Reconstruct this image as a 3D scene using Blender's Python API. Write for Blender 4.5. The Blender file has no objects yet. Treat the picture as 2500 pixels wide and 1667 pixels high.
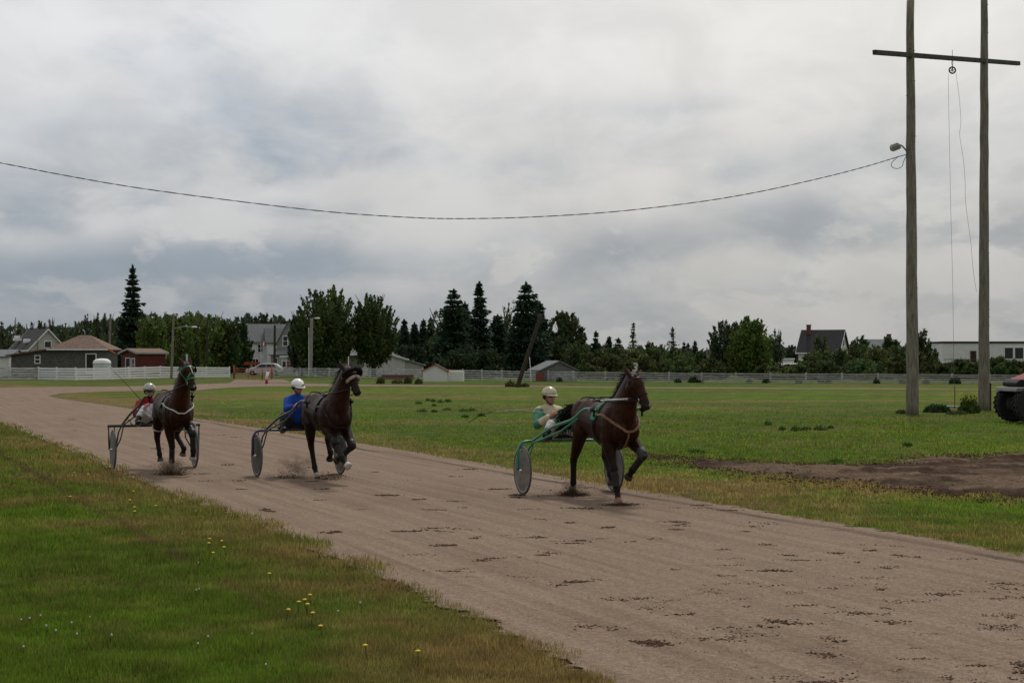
import bpy, bmesh, math, random
import numpy as np
from mathutils import Vector, Matrix, noise as mnoise
PI = math.pi
R = math.radians
random.seed(7)
rng = np.random.default_rng(7)
scene = bpy.context.scene
col = scene.collection

# ------------------------------------------------------------------ camera
FPX, HCAM, HOR = 3800.0, 2.05, 875.0          # focal length in source pixels, eye height, horizon row
PITCH = math.atan((HOR - 833.5) / FPX)
cam_d = bpy.data.cameras.new('camera')
cam = bpy.data.objects.new('camera', cam_d)
col.objects.link(cam)
cam.location = (0, 0, HCAM)
cam.rotation_euler = (PI / 2 + PITCH, 0, 0)
cam_d.sensor_width = 36
cam_d.lens = FPX * 36 / 2500
cam_d.clip_end = 5000
scene.camera = cam

# ------------------------------------------------------------------ world
SUN_EL, SUN_AZ = R(56), R(14)                 # azimuth from +Y towards +X
world = bpy.data.worlds.new('World')
scene.world = world
world.use_nodes = True
nt = world.node_tree
nt.nodes.clear()


class NG:
    """small helper for node graphs"""
    def __init__(s, tree): s.t = tree
    def n(s, kind, **kw):
        nd = s.t.nodes.new(kind)
        for k, v in kw.items():
            if k.startswith('i_'):
                nd.inputs[k[2:].replace('_', ' ')].default_value = v
            else:
                setattr(nd, k, v)
        return nd
    def link(s, a, b): s.t.links.new(a, b)
    def math(s, op, a, b=None, c=None, clamp=False):
        nd = s.t.nodes.new('ShaderNodeMath'); nd.operation = op; nd.use_clamp = clamp
        for i, v in enumerate((a, b, c)):
            if v is None: continue
            if isinstance(v, (int, float)): nd.inputs[i].default_value = v
            else: s.link(v, nd.inputs[i])
        return nd.outputs[0]
    def mix(s, fac, a, b, blend='MIX'):
        nd = s.t.nodes.new('ShaderNodeMix'); nd.data_type = 'RGBA'; nd.blend_type = blend
        for i, v in ((0, fac), (6, a), (7, b)):
            if isinstance(v, (int, float)): nd.inputs[i].default_value = v
            elif isinstance(v, tuple): nd.inputs[i].default_value = (*v[:3], 1)
            else: s.link(v, nd.inputs[i])
        return nd.outputs[2]
    def noise(s, vec, scale, detail=4, rough=.5, dist=0.0, lac=2.0):
        nd = s.t.nodes.new('ShaderNodeTexNoise')
        nd.inputs['Scale'].default_value = scale; nd.inputs['Detail'].default_value = detail
        nd.inputs['Roughness'].default_value = rough; nd.inputs['Distortion'].default_value = dist
        nd.inputs['Lacunarity'].default_value = lac
        if vec is not None: s.link(vec, nd.inputs['Vector'])
        return nd.outputs['Fac']
    def mapr(s, v, a, b, c=0.0, d=1.0, smooth=True):
        nd = s.t.nodes.new('ShaderNodeMapRange')
        nd.interpolation_type = 'SMOOTHSTEP' if smooth else 'LINEAR'
        s.link(v, nd.inputs[0])
        for i, x in enumerate((a, b, c, d)): nd.inputs[i + 1].default_value = x
        return nd.outputs[0]
    def comb(s, x, y, z):
        nd = s.t.nodes.new('ShaderNodeCombineXYZ')
        for i, v in enumerate((x, y, z)):
            if isinstance(v, (int, float)): nd.inputs[i].default_value = v
            else: s.link(v, nd.inputs[i])
        return nd.outputs[0]


g = NG(nt)
tc = g.n('ShaderNodeTexCoord')
sep = g.n('ShaderNodeSeparateXYZ')
g.link(tc.outputs['Generated'], sep.inputs[0])
dx, dy, dz = sep.outputs
den = g.math('ADD', g.math('MAXIMUM', dz, 0.0), 0.10)
pu, pv = g.math('DIVIDE', dx, den), g.math('DIVIDE', dy, den)
plane = g.comb(pu, pv, 3.7)
az = g.math('ARCTAN2', dx, dy)
dirv = g.comb(g.math('MULTIPLY', az, 1.0), g.math('MULTIPLY', dz, 1.5), 1.3)
n_big = g.noise(dirv, 4.0, 5, .52, .5)
n_flat = g.noise(plane, .55, 5, .5, .3)
n_puff = g.noise(dirv, 14.0, 8, .55, .5)
n_puff2 = g.noise(g.comb(az, g.math('MULTIPLY', dz, 2.2), 7.1), 15.0, 7, .55, .3)
# how dark / blue the cloud base is
low = g.mapr(dz, .02, .21, 1.0, 0.0)
left = g.mapr(az, -.34, .22, 1.0, 0.0)
base = g.math('ADD', g.math('ADD', g.math('MULTIPLY', n_big, .75), .0), g.math('MULTIPLY', n_flat, .36))
base = g.math('ADD', base, g.math('MULTIPLY', g.math('SUBTRACT', n_puff2, .28), .6))


def blob(x0, z0, rx, rz, amt):
    """a soft patch of sky around azimuth x0 and height z0"""
    a = g.math('DIVIDE', g.math('SUBTRACT', az, x0), rx)
    b = g.math('DIVIDE', g.math('SUBTRACT', dz, z0), rz)
    a = g.math('ADD', a, g.math('MULTIPLY', g.math('SUBTRACT', n_puff, .5), 2.0))
    b = g.math('ADD', b, g.math('MULTIPLY', g.math('SUBTRACT', n_puff2, .5), 2.2))
    q = g.math('ADD', g.math('MULTIPLY', a, a), g.math('MULTIPLY', b, b))
    return g.math('MULTIPLY', g.math('EXPONENT', g.math('MULTIPLY', q, -1.0)), amt)


def DP(px, py):            # direction of a cloud seen in the photo
    return math.atan((px - 1250) / FPX), math.sin(math.atan((HOR - py) / math.hypot(FPX, px - 1250)))


for (px, py, rx, rz, amt) in [(600, 240, .05, .03, .07), (250, 340, .09, .03, .12), (700, 330, .07, .02, .06),
                              (1960, 520, .04, .012, .22), (1990, 400, .06, .016, .17), (2440, 560, .03, .018, .2),
                              (1900, 260, .10, .010, .08), (1500, 260, .12, .01, .07), (100, 500, .08, .02, .10),
                              (480, 660, .2, .010, .14), (180, 690, .12, .010, .12), (1600, 590, .08, .01, .10), (700, 620, .14, .008, .1),
                              (1200, 700, .15, .012, .06), (250, 520, .022, .012, -.34), (740, 455, .04, .010, -.34),
                              (1070, 500, .035, .010, -.24), (560, 540, .05, .008, -.18), (1700, 670, .05, .012, -.16),
                              (1560, 490, .05, .015, -.1), (620, 690, .08, .006, -.2), (60, 600, .06, .012, -.1),
                              (900, 590, .16, .014, -.09),
                              (2150, 640, .1, .015, -.1), (1200, 80, .2, .03, -.12), (60, 100, .05, .04, -.12), (1900, 100, .2, .03, -.08)]:
    a_, z_ = DP(px, py)
    base = g.math('ADD', base, blob(a_, z_, rx, rz, amt))
base = g.math('ADD', base, g.math('MULTIPLY', left, .05))
base = g.math('ADD', base, g.math('MULTIPLY', g.math('MULTIPLY', left, low), .10))
base = g.math('ADD', base, g.math('MULTIPLY', low, .26))
bil = g.math('MULTIPLY', g.mapr(g.noise(g.comb(az, g.math('MULTIPLY', dz, 2.3), 11.4), 11.0, 8, .58, .25), .50, .585), g.mapr(dz, .13, .07, 0.0, 1.0))
base = g.math('SUBTRACT', base, g.math('MULTIPLY', bil, .17))
dark = g.mapr(base, .68, 1.22)
c_hi = g.mix(g.mapr(az, -.3, .2), (.575, .575, .58), (.61, .595, .57))
c_lo = g.mix(g.mapr(az, -.2, .25), (.295, .345, .405), (.355, .375, .395))
cloud = g.mix(dark, c_hi, c_lo)
# thin streaks of detail
det = g.mapr(n_puff, .3, .7, .94, 1.06)
vm = g.n('ShaderNodeVectorMath', operation='SCALE')
g.link(cloud, vm.inputs[0]); g.link(det, vm.inputs['Scale'])
cloud = vm.outputs[0]
# darker band near the horizon, brighter overcast overhead
hb = g.mapr(dz, .0, .20, .80, 1.44, smooth=False)
zb = g.mapr(dz, .25, .9, 0.0, -.25)
vm2 = g.n('ShaderNodeVectorMath', operation='SCALE')
g.link(cloud, vm2.inputs[0]); g.link(g.math('ADD', hb, zb), vm2.inputs['Scale'])
vm3 = g.n('ShaderNodeVectorMath', operation='DOT_PRODUCT')
g.link(tc.outputs['Generated'], vm3.inputs[0]); vm3.inputs[1].default_value = (math.sin(SUN_AZ) * math.cos(SUN_EL), math.cos(SUN_AZ) * math.cos(SUN_EL), math.sin(SUN_EL))
sb = g.mapr(vm3.outputs['Value'], -.5, .5, .45, 1.0)          # the overcast is darker away from the hidden sun
vm4 = g.n('ShaderNodeVectorMath', operation='SCALE')
g.link(vm2.outputs[0], vm4.inputs[0]); g.link(sb, vm4.inputs['Scale'])
cloud = g.mix(g.mapr(dz, -.02, .10, .28, 0.0), vm4.outputs[0], (.44, .48, .53))
sky = g.n('ShaderNodeTexSky', sky_type='NISHITA')
sky.sun_disc = False
sky.sun_elevation = SUN_EL
sky.sun_rotation = SUN_AZ
bg_sky = g.n('ShaderNodeBackground'); bg_sky.inputs['Strength'].default_value = .10
g.link(sky.outputs[0], bg_sky.inputs[0])
bg_cl = g.n('ShaderNodeBackground'); bg_cl.inputs['Strength'].default_value = 1.0
g.link(cloud, bg_cl.inputs[0])
mx = g.n('ShaderNodeMixShader'); mx.inputs[0].default_value = .95
g.link(bg_sky.outputs[0], mx.inputs[1]); g.link(bg_cl.outputs[0], mx.inputs[2])
wo = g.n('ShaderNodeOutputWorld')
g.link(mx.outputs[0], wo.inputs[0])

sun_d = bpy.data.lights.new('sun', 'SUN')
sun_d.energy = 2.1
sun_d.angle = R(9)
sun_d.color = (1, .96, .9)
sun = bpy.data.objects.new('sun', sun_d)
col.objects.link(sun)
sdir = Vector((math.sin(SUN_AZ) * math.cos(SUN_EL), math.cos(SUN_AZ) * math.cos(SUN_EL), math.sin(SUN_EL)))
sun.rotation_euler = sdir.to_track_quat('Z', 'Y').to_euler()
sun.location = (0, 0, 60)
scene.view_settings.view_transform = 'Standard'
scene.view_settings.look = 'None'
scene.view_settings.exposure = -0.12
scene.view_settings.gamma = 1
scene.render.engine = 'CYCLES'
scene.cycles.max_bounces = 5

# ------------------------------------------------------------------ places seen in the photo
def ray(px, py):
    u, v = (px - 1250) / FPX, (833.5 - py) / FPX
    c, s = math.cos(PITCH), math.sin(PITCH)
    return Vector((u, c - v * s, s + v * c))
def G(px, py):
    """the point of flat ground seen at that place of the photo"""
    d = ray(px, py); t = -HCAM / d.z
    return Vector((d.x * t, d.y * t, 0))
def D(px, py, Y):
    """the point at distance Y"""
    d = ray(px, py); t = Y / d.y
    return Vector((d.x * t, Y, HCAM + d.z * t))

# ------------------------------------------------------------------ materials
def newmat(name):
    m = bpy.data.materials.new(name); m.use_nodes = True
    t = m.node_tree; b = t.nodes['Principled BSDF']
    return m, NG(t), b
def mat(name, c, rough=.7, var=.15, scale=6, bump=0., bscale=40, spec=.3, metal=0., stretch=None, c2=None):
    m, q, b = newmat(name)
    b.inputs['Roughness'].default_value = rough
    b.inputs['Specular IOR Level'].default_value = spec
    b.inputs['Metallic'].default_value = metal
    t = q.n('ShaderNodeTexCoord'); vec = t.outputs['Object']
    if stretch:
        mp = q.n('ShaderNodeMapping'); mp.inputs['Scale'].default_value = stretch
        q.link(vec, mp.inputs[0]); vec = mp.outputs[0]
    f = q.mapr(q.noise(vec, scale, 5, .6), .3, .7)
    ca = tuple(x * (1 - var) for x in c)
    cb = c2 if c2 else tuple(min(1, x * (1 + var)) for x in c)
    q.link(q.mix(f, ca, cb), b.inputs['Base Color'])
    if bump:
        bp = q.n('ShaderNodeBump'); bp.inputs['Strength'].default_value = bump
        bp.inputs['Distance'].default_value = .02
        q.link(q.noise(vec, bscale, 4, .6), bp.inputs['Height'])
        q.link(bp.outputs[0], b.inputs['Normal'])
    return m
def mat_vcol(name, rough=.7, spec=.2, var=.12, scale=30, bump=0., bscale=60, sheen=0., trans=0., metal=0.):
    m, q, b = newmat(name)
    a = q.n('ShaderNodeAttribute'); a.attribute_name = 'Col'
    t = q.n('ShaderNodeTexCoord')
    f = q.mapr(q.noise(t.outputs['Object'], scale, 4, .6), .3, .7, 1 - var, 1 + var)
    vm = q.n('ShaderNodeVectorMath', operation='SCALE')
    q.link(a.outputs['Color'], vm.inputs[0]); q.link(f, vm.inputs['Scale'])
    q.link(vm.outputs[0], b.inputs['Base Color'])
    b.inputs['Roughness'].default_value = rough
    b.inputs['Specular IOR Level'].default_value = spec
    b.inputs['Metallic'].default_value = metal
    if sheen: b.inputs['Sheen Weight'].default_value = sheen
    if bump:
        bp = q.n('ShaderNodeBump'); bp.inputs['Strength'].default_value = bump
        bp.inputs['Distance'].default_value = .02
        q.link(q.noise(t.outputs['Object'], bscale, 4, .6), bp.inputs['Height'])
        q.link(bp.outputs[0], b.inputs['Normal'])
    if trans:
        o = [n for n in q.t.nodes if n.type == 'OUTPUT_MATERIAL'][0]
        tr = q.n('ShaderNodeBsdfTranslucent')
        q.link(vm.outputs[0], tr.inputs[0])
        ms = q.n('ShaderNodeMixShader'); ms.inputs[0].default_value = trans
        q.link(b.outputs[0], ms.inputs[1]); q.link(tr.outputs[0], ms.inputs[2])
        q.link(ms.outputs[0], o.inputs[0])
    return m

# ------------------------------------------------------------------ mesh builder
def setcol(me, cols):
    at = me.color_attributes.new('Col', 'FLOAT_COLOR', 'POINT')
    c = np.ones((len(me.vertices), 4), np.float32); c[:, :3] = cols
    at.data.foreach_set('color', c.ravel())
def tag(o, label=None, cat=None, group=None, kind=None):
    if label: o['label'] = label
    if cat: o['category'] = cat
    if group: o['group'] = group
    if kind: o['kind'] = kind
    return o
def link(name, me, m=None, parent=None, loc=None, rz=0):
    o = bpy.data.objects.new(name, me); col.objects.link(o)
    if m is not None and me is not None: me.materials.append(m)
    if parent: o.parent = parent
    if loc is not None: o.location = loc
    if rz: o.rotation_euler = (0, 0, rz)
    return o
def empty(name, loc=(0, 0, 0), rz=0):
    o = bpy.data.objects.new(name, None); col.objects.link(o)
    o.location = loc; o.rotation_euler = (0, 0, rz); o.empty_display_size = .2
    return o
def fast_mesh(name, V, F, n, cols=None):
    """V (k,3) and F (m,n) arrays"""
    me = bpy.data.meshes.new(name)
    V = np.asarray(V, np.float32); F = np.asarray(F, np.int32)
    me.vertices.add(len(V)); me.vertices.foreach_set('co', V.ravel())
    me.loops.add(F.size); me.loops.foreach_set('vertex_index', F.ravel())
    me.polygons.add(len(F))
    me.polygons.foreach_set('loop_start', np.arange(0, F.size, n, dtype=np.int32))
    me.update(calc_edges=True)
    if cols is not None: setcol(me, cols)
    return me


class MB:
    def __init__(s): s.v, s.f = [], []
    def add(s, v, f):
        o = len(s.v); s.v += [tuple(x) for x in v]; s.f += [tuple(i + o for i in q) for q in f]; return s
    def box(s, c, d, rz=0, M=None):
        x, y, z = (k / 2 for k in d)
        vs = [Vector((a, b, e)) for e in (-z, z) for a, b in ((-x, -y), (x, -y), (x, y), (-x, y))]
        if rz: vs = [Matrix.Rotation(rz, 3, 'Z') @ v for v in vs]
        if M is not None: vs = [M @ v for v in vs]
        c = Vector(c)
        return s.add([v + c for v in vs], [(3, 2, 1, 0), (4, 5, 6, 7), (0, 1, 5, 4), (1, 2, 6, 5), (2, 3, 7, 6), (3, 0, 4, 7)])
    def loft(s, cs, sz, side=(0, 1, 0), n=12, p=2.0):
        cs = [Vector(c) for c in cs]; side = Vector(side); vs = []; k = len(cs)
        for i, c in enumerate(cs):
            t = (cs[min(i + 1, k - 1)] - cs[max(i - 1, 0)]).normalized()
            a = side - t * side.dot(t)
            if a.length < 1e-3: a = Vector((1, 0, 0)) - t * t.x
            if a.length < 1e-3: a = Vector((0, 0, 1))
            a.normalize(); b = t.cross(a)
            w = sz[i]; w, h = (w, w) if isinstance(w, (int, float)) else w
            for j in range(n):
                th = 2 * PI * j / n; ct, st = math.cos(th), math.sin(th)
                if p != 2: ct, st = math.copysign(abs(ct) ** (2 / p), ct), math.copysign(abs(st) ** (2 / p), st)
                vs.append(c + a * w * ct + b * h * st)
        fs = [(i * n + j, i * n + (j + 1) % n, (i + 1) * n + (j + 1) % n, (i + 1) * n + j) for i in range(k - 1) for j in range(n)]
        fs += [tuple(range(n))[::-1], tuple((k - 1) * n + j for j in range(n))]
        return s.add(vs, fs)
    def tube(s, pts, r, n=8):
        rs = r if isinstance(r, (list, tuple)) else [r] * len(pts)
        return s.loft(pts, rs, (0.13, .97, .21), n)
    def ell(s, c, r, M=None, n=12, m=8):
        c = Vector(c); r = (r,) * 3 if isinstance(r, (int, float)) else r
        vs = [Vector((0, 0, -r[2]))]
        for i in range(1, m):
            ph = -PI / 2 + PI * i / m
            for j in range(n):
                th = 2 * PI * j / n
                vs.append(Vector((r[0] * math.cos(ph) * math.cos(th), r[1] * math.cos(ph) * math.sin(th), r[2] * math.sin(ph))))
        vs.append(Vector((0, 0, r[2])))
        fs = [(0, 1 + (j + 1) % n, 1 + j) for j in range(n)]
        for i in range(m - 2):
            for j in range(n):
                a, b = 1 + i * n + j, 1 + i * n + (j + 1) % n
                fs.append((a, b, b + n, a + n))
        e = len(vs) - 1
        fs += [(e, 1 + (m - 2) * n + j, 1 + (m - 2) * n + (j + 1) % n) for j in range(n)]
        if M is not None: vs = [M @ v for v in vs]
        return s.add([v + c for v in vs], fs)
    def torus(s, c, R_, r, axis='y', n=40, m=8, sq=1.0):
        vs, fs = [], []
        for i in range(n):
            a = 2 * PI * i / n
            for j in range(m):
                b = 2 * PI * j / m
                q = R_ + r * math.cos(b)
                x, y, z = q * math.cos(a), r * sq * math.sin(b), q * math.sin(a)
                vs.append(Vector(c) + (Vector((x, y, z)) if axis == 'y' else Vector((y, x, z)) if axis == 'x' else Vector((x, z, y))))
                fs.append((i * m + j, ((i + 1) % n) * m + j, ((i + 1) % n) * m + (j + 1) % m, i * m + (j + 1) % m))
        return s.add(vs, fs)
    def prism(s, poly, y0, y1):
        """polygon of (x,z) extruded along y"""
        k = len(poly)
        vs = [(x, y0, z) for x, z in poly] + [(x, y1, z) for x, z in poly]
        fs = [tuple(range(k)), tuple(range(2 * k - 1, k - 1, -1))] + [(i, i + k, (i + 1) % k + k, (i + 1) % k) for i in range(k)]
        return s.add(vs, fs)
    def mesh(s, name, smooth=False):
        me = bpy.data.meshes.new(name); me.from_pydata(s.v, [], s.f); me.update()
        bm = bmesh.new(); bm.from_mesh(me); bmesh.ops.recalc_face_normals(bm, faces=bm.faces[:]); bm.to_mesh(me); bm.free()
        if smooth:
            me.polygons.foreach_set('use_smooth', [True] * len(me.polygons))
        return me
    def build(s, name, m=None, parent=None, smooth=False, loc=None, rz=0, bevel=0):
        o = link(name, s.mesh(name, smooth), m, parent, loc, rz)
        if bevel:
            b = o.modifiers.new('bevel', 'BEVEL'); b.width = bevel; b.segments = 2; b.limit_method = 'ANGLE'
        return o


def fuse(mb, voxel=.012, it=6, f=.5):
    """melt overlapping closed pieces into one continuous skin"""
    me = mb.mesh('tmp')
    o = bpy.data.objects.new('tmp', me); col.objects.link(o)
    md = o.modifiers.new('r', 'REMESH'); md.mode = 'VOXEL'; md.voxel_size = voxel; md.use_smooth_shade = True
    if it:
        sm = o.modifiers.new('s', 'SMOOTH'); sm.factor = f; sm.iterations = it
    dg = bpy.context.evaluated_depsgraph_get(); dg.update()
    out = bpy.data.meshes.new_from_object(o.evaluated_get(dg), preserve_all_data_layers=False, depsgraph=dg)
    bpy.data.objects.remove(o); bpy.data.meshes.remove(me)
    out.polygons.foreach_set('use_smooth', [True] * len(out.polygons))
    return out
def coords(me):
    a = np.empty(len(me.vertices) * 3, np.float32); me.vertices.foreach_get('co', a); return a.reshape(-1, 3)
def segdist(P, a, b):
    a, b = np.array(a, float), np.array(b, float); ab = b - a
    t = np.clip(((P - a) @ ab) / (ab @ ab), 0, 1)
    return np.linalg.norm(P - (a + t[:, None] * ab), axis=1), t
def sstep(x, a, b):
    t = np.clip((x - a) / (b - a), 0, 1); return t * t * (3 - 2 * t)

# ------------------------------------------------------------------ value noise for ground and grass
_tab = rng.random((256, 256))
def vn(x, y, s):
    x, y = np.asarray(x) / s, np.asarray(y) / s
    xi, yi = np.floor(x).astype(int), np.floor(y).astype(int)
    fx, fy = x - xi, y - yi
    fx, fy = fx * fx * (3 - 2 * fx), fy * fy * (3 - 2 * fy)
    a = _tab[xi % 256, yi % 256]; b = _tab[(xi + 1) % 256, yi % 256]
    c = _tab[xi % 256, (yi + 1) % 256]; d = _tab[(xi + 1) % 256, (yi + 1) % 256]
    return (a * (1 - fx) + b * fx) * (1 - fy) + (c * (1 - fx) + d * fx) * fy
def fbm(x, y, s, o=4):
    r, amp, t = 0, 1, 0
    for i in range(o):
        r = r + amp * vn(x + 17.3 * i, y - 9.1 * i, s / 2 ** i); t += amp; amp *= .55
    return r / t

# ------------------------------------------------------------------ the oval: straight in front, turn to the left, far straight
TD = Vector((.40, -.917, 0)); CL, CR = 4.75, 11.62      # track direction and its two edges (distance along the normal)
def edge_s(x, y): return .917 * x + .40 * y
inner = [G(3100, 1445), G(2500, 1343), G(1993, 1263), G(1500, 1183), G(1130, 1120), G(850, 1076), G(627, 1042), G(476, 1020), G(350, 1001), G(238, 984),
         G(160, 974), G(126, 967), G(150, 961), G(240, 957), G(357, 954), G(476, 953), G(565, 946), G(655, 943.5), G(900, 943), G(1250, 944), G(1600, 948), G(2300, 952), G(3200, 957)]
outer = [G(3150, 2480), G(1390, 1659), G(1112, 1514), G(862, 1403), G(590, 1274), G(357, 1189), G(179, 1109), G(0, 1035), Vector((-24.5, 66, 0)),
         Vector((-33, 82, 0)), Vector((-40, 94, 0)), Vector((-41, 103, 0)), G(0, 946), G(327, 942.5), G(476, 938), G(560, 935), G(700, 935), G(900, 939), G(1250, 941.5), G(1600, 945.5), G(2300, 949.5), G(3200, 954)]
def resample(pts, n):
    P = np.array([[p.x, p.y] for p in pts]); d = np.r_[0, np.cumsum(np.linalg.norm(np.diff(P, axis=0), axis=1))]
    # Catmull-like smoothing by fine linear sampling
    t = np.linspace(0, d[-1], n)
    return np.c_[np.interp(t, d, P[:, 0]), np.interp(t, d, P[:, 1])]
def in_poly(x, y, poly):
    x, y = np.asarray(x), np.asarray(y); c = np.zeros(x.shape, bool); k = len(poly)
    for i in range(k):
        (x0, y0), (x1, y1) = poly[i], poly[(i + 1) % k]
        if y0 == y1: continue
        c ^= ((y0 > y) != (y1 > y)) & (x < (x1 - x0) * (y - y0) / (y1 - y0) + x0)
    return c
tri_poly = [(p.x, p.y) for p in inner] + [(p.x, p.y) for p in outer[::-1]]
def poly_dist(x, y, poly, closed=True):
    P = np.c_[x, y]; best = np.full(len(P), 1e9)
    for i in range(len(poly) - (0 if closed else 1)):
        a, b = np.array(poly[i]), np.array(poly[(i + 1) % len(poly)]); ab = b - a
        t = np.clip(((P - a) @ ab) / (ab @ ab), 0, 1)
        best = np.minimum(best, np.linalg.norm(P - a - t[:, None] * ab, axis=1))
    return best

# bare soil scraped open in the infield
soil_px = [(1560, 1112), (1640, 1117), (1760, 1126), (1850, 1132), (1960, 1136), (2080, 1139), (2180, 1134), (2260, 1122), (2360, 1113), (2500, 1111), (2750, 1112),
           (2750, 1235), (2500, 1222), (2400, 1210), (2300, 1202), (2180, 1190), (2080, 1178), (1950, 1172), (1840, 1152), (1740, 1140), (1640, 1128)]
soil_poly = [tuple(G(*p)[:2]) for p in soil_px]

def grass_col(x, y):
    """what grows where: green, yellow-green, straw"""
    x, y = np.asarray(x, float), np.asarray(y, float)
    s = edge_s(x, y)
    n1, n2, n3 = fbm(x, y, 6.0), fbm(x + 50, y, 1.6), fbm(x, y + 70, .5, 3)
    lawn = s < 5.5
    el, er = CL - s, s - CR
    dry = np.where(lawn, sstep(el, 2.0, .1) * .60 + (n1 - .5) * 1.0 + (n2 - .5) * 1.5 + .10,
                   sstep(er, 3.4, .6) * .85 + (fbm(x * .4 + 5, y, 5.0, 3) - .5) * 2.2 + (n2 - .5) * .6 + .10)
    sd = np.full(x.shape, 9.0); kk = (s > 12.5) & (y < 50) & (x > 0)
    if kk.any(): sd[kk] = poly_dist(x[kk], y[kk], soil_poly)
    dry = dry + (n3 - .5) * 1.1 + .55 * sstep(sd + (n2 - .5) * 2, 1.8, .1)
    band = sstep(fbm(x * .12 + 31, y, 5.0, 3), .5, .75) * sstep(y, 35, 60)
    dry = np.clip(dry - band * .6, 0, 1)
    lush = np.clip((fbm(x + 9, y + 33, 4.0) - .5) * 2.2 + np.where(lawn, sstep(el, .5, 4) * .35, .15), 0, 1)
    A, B, C = np.array([.064, .095, .017]), np.array([.076, .134, .013]), np.array([.150, .112, .052])
    c = A + (B - A) * lush[..., None]
    c = c + (C - c) * dry[..., None]
    far = sstep(y, 45, 95)[..., None] * (s > 12)[..., None] * (y < 116)[..., None]
    c = c * (1 + far * (np.array([1.35, 1.35, .9]) - 1) * (.55 + .9 * band[..., None]))
    # brown rut running beside the track on the near lawn
    rut = np.exp(-((s - 3.28 - .12 * (n2 - .5)) / .09) ** 2) * sstep(n3 + .25 * sstep(y, 15, 35), .35, .6) * lawn * sstep(y, 11, 15)
    c = c + (np.array([.085, .055, .04]) - c) * (rut * .75)[..., None]
    c = c * (.72 + .56 * fbm(x + 3, y - 8, .28, 3)[..., None])
    return c

# ground: one sheet to the horizon, finer near the camera
def axis(vals):
    out = []
    for a, b, st in vals: out += list(np.arange(a, b, st))
    return np.array(out + [vals[-1][1]])
gx = axis([(-900, -120, 60), (-120, -40, 5), (-40, -14, .8), (-14, 14, .16), (14, 44, .6), (44, 120, 5), (120, 900, 60)])
gy = axis([(-60, 6, 6), (6, 26, .16), (26, 60, .4), (60, 135, .9), (135, 300, 8), (300, 1500, 100)])
XX, YY = np.meshgrid(gx, gy)
zz = (fbm(XX, YY, 3.0, 3) - .5) * .05 * sstep(edge_s(XX, YY) - CR, .3, 3) * (YY < 90)
zz = np.maximum(zz, -.02) * ~in_poly(XX, YY, tri_poly) - .012
nx, ny = len(gx), len(gy)
ii = np.arange(nx * ny).reshape(ny, nx)
F = np.stack([ii[:-1, :-1], ii[:-1, 1:], ii[1:, 1:], ii[1:, :-1]], -1).reshape(-1, 4)
cc = grass_col(XX.ravel(), YY.ravel())
farc = sstep(YY.ravel(), 130, 240)[:, None]
cc = cc * (1 - farc) + np.array([.06, .085, .028]) * farc
me = fast_mesh('ground', np.c_[XX.ravel(), YY.ravel(), zz.ravel()], F, 4, cc * .82)
me.polygons.foreach_set('use_smooth', [True] * len(me.polygons))
m, q, b = newmat('grass_ground')
a = q.n('ShaderNodeAttribute'); a.attribute_name = 'Col'
t = q.n('ShaderNodeTexCoord'); o_ = t.outputs['Object']
mp = q.n('ShaderNodeMapping'); mp.inputs['Scale'].default_value = (.45, 1, 1); q.link(o_, mp.inputs[0])
f1 = q.mapr(q.noise(mp.outputs[0], 2.2, 8, .68), .3, .7, .62, 1.38)
f2 = q.mapr(q.noise(o_, 26, 4, .7), .3, .7, .7, 1.3)
vm = q.n('ShaderNodeVectorMath', operation='SCALE'); q.link(a.outputs['Color'], vm.inputs[0]); q.link(q.math('MULTIPLY', f1, f2), vm.inputs['Scale'])
hue = q.mix(q.mapr(q.noise(o_, 5.5, 5, .7), .35, .65), (1.18, .98, .85), (.86, 1.05, 1.0))
q.link(q.mix(1.0, vm.outputs[0], hue, 'MULTIPLY'), b.inputs['Base Color'])
b.inputs['Roughness'].default_value = .95; b.inputs['Specular IOR Level'].default_value = .05
bp = q.n('ShaderNodeBump'); bp.inputs['Strength'].default_value = .9; bp.inputs['Distance'].default_value = .05
q.link(q.noise(o_, 14, 6, .75), bp.inputs['Height']); q.link(bp.outputs[0], b.inputs['Normal'])
tag(link('ground', me, m), 'green and straw coloured grass ground reaching to the tree line', 'grass ground', kind='structure')

# track: grid across its width, ragged edges
NL, NW = 900, 40
A_, B_ = resample(inner, 4000), resample(outer, 4000)
# match the two edges so that cross lines stay roughly perpendicular
key_i = [0, .9 * 0]
def match(ptsA, ptsB, pairs, n):
    PA = np.array([[p.x, p.y] for p in ptsA]); PB = np.array([[p.x, p.y] for p in ptsB])
    dA = np.r_[0, np.cumsum(np.linalg.norm(np.diff(PA, axis=0), axis=1))]
    dB = np.r_[0, np.cumsum(np.linalg.norm(np.diff(PB, axis=0), axis=1))]
    ka = [dA[i] for i, j in pairs]; kb = [dB[j] for i, j in pairs]
    t = np.linspace(0, 1, n); u = np.linspace(0, 1, len(pairs))
    lens = np.r_[0, np.cumsum([max(kb[i + 1] - kb[i], ka[i + 1] - ka[i]) ** .75 for i in range(len(pairs) - 1)])]
    u = lens / lens[-1]
    ta, tb = np.interp(t, u, ka), np.interp(t, u, kb)
    return (np.c_[np.interp(ta, dA, PA[:, 0]), np.interp(ta, dA, PA[:, 1])], np.c_[np.interp(tb, dB, PB[:, 0]), np.interp(tb, dB, PB[:, 1])])
Ia, Ob = match(inner, outer, [(0, 0), (1, 2), (3, 3), (5, 5), (6, 6), (8, 7), (9, 8), (10, 9), (11, 10), (12, 12), (14, 13), (15, 14), (17, 16), (18, 17), (19, 18), (20, 19), (21, 20), (22, 21)], NL)
w = np.linspace(0, 1, NW + 1)[None, :, None]
T = Ia[:, None, :] * (1 - w) + Ob[:, None, :] * w
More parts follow.
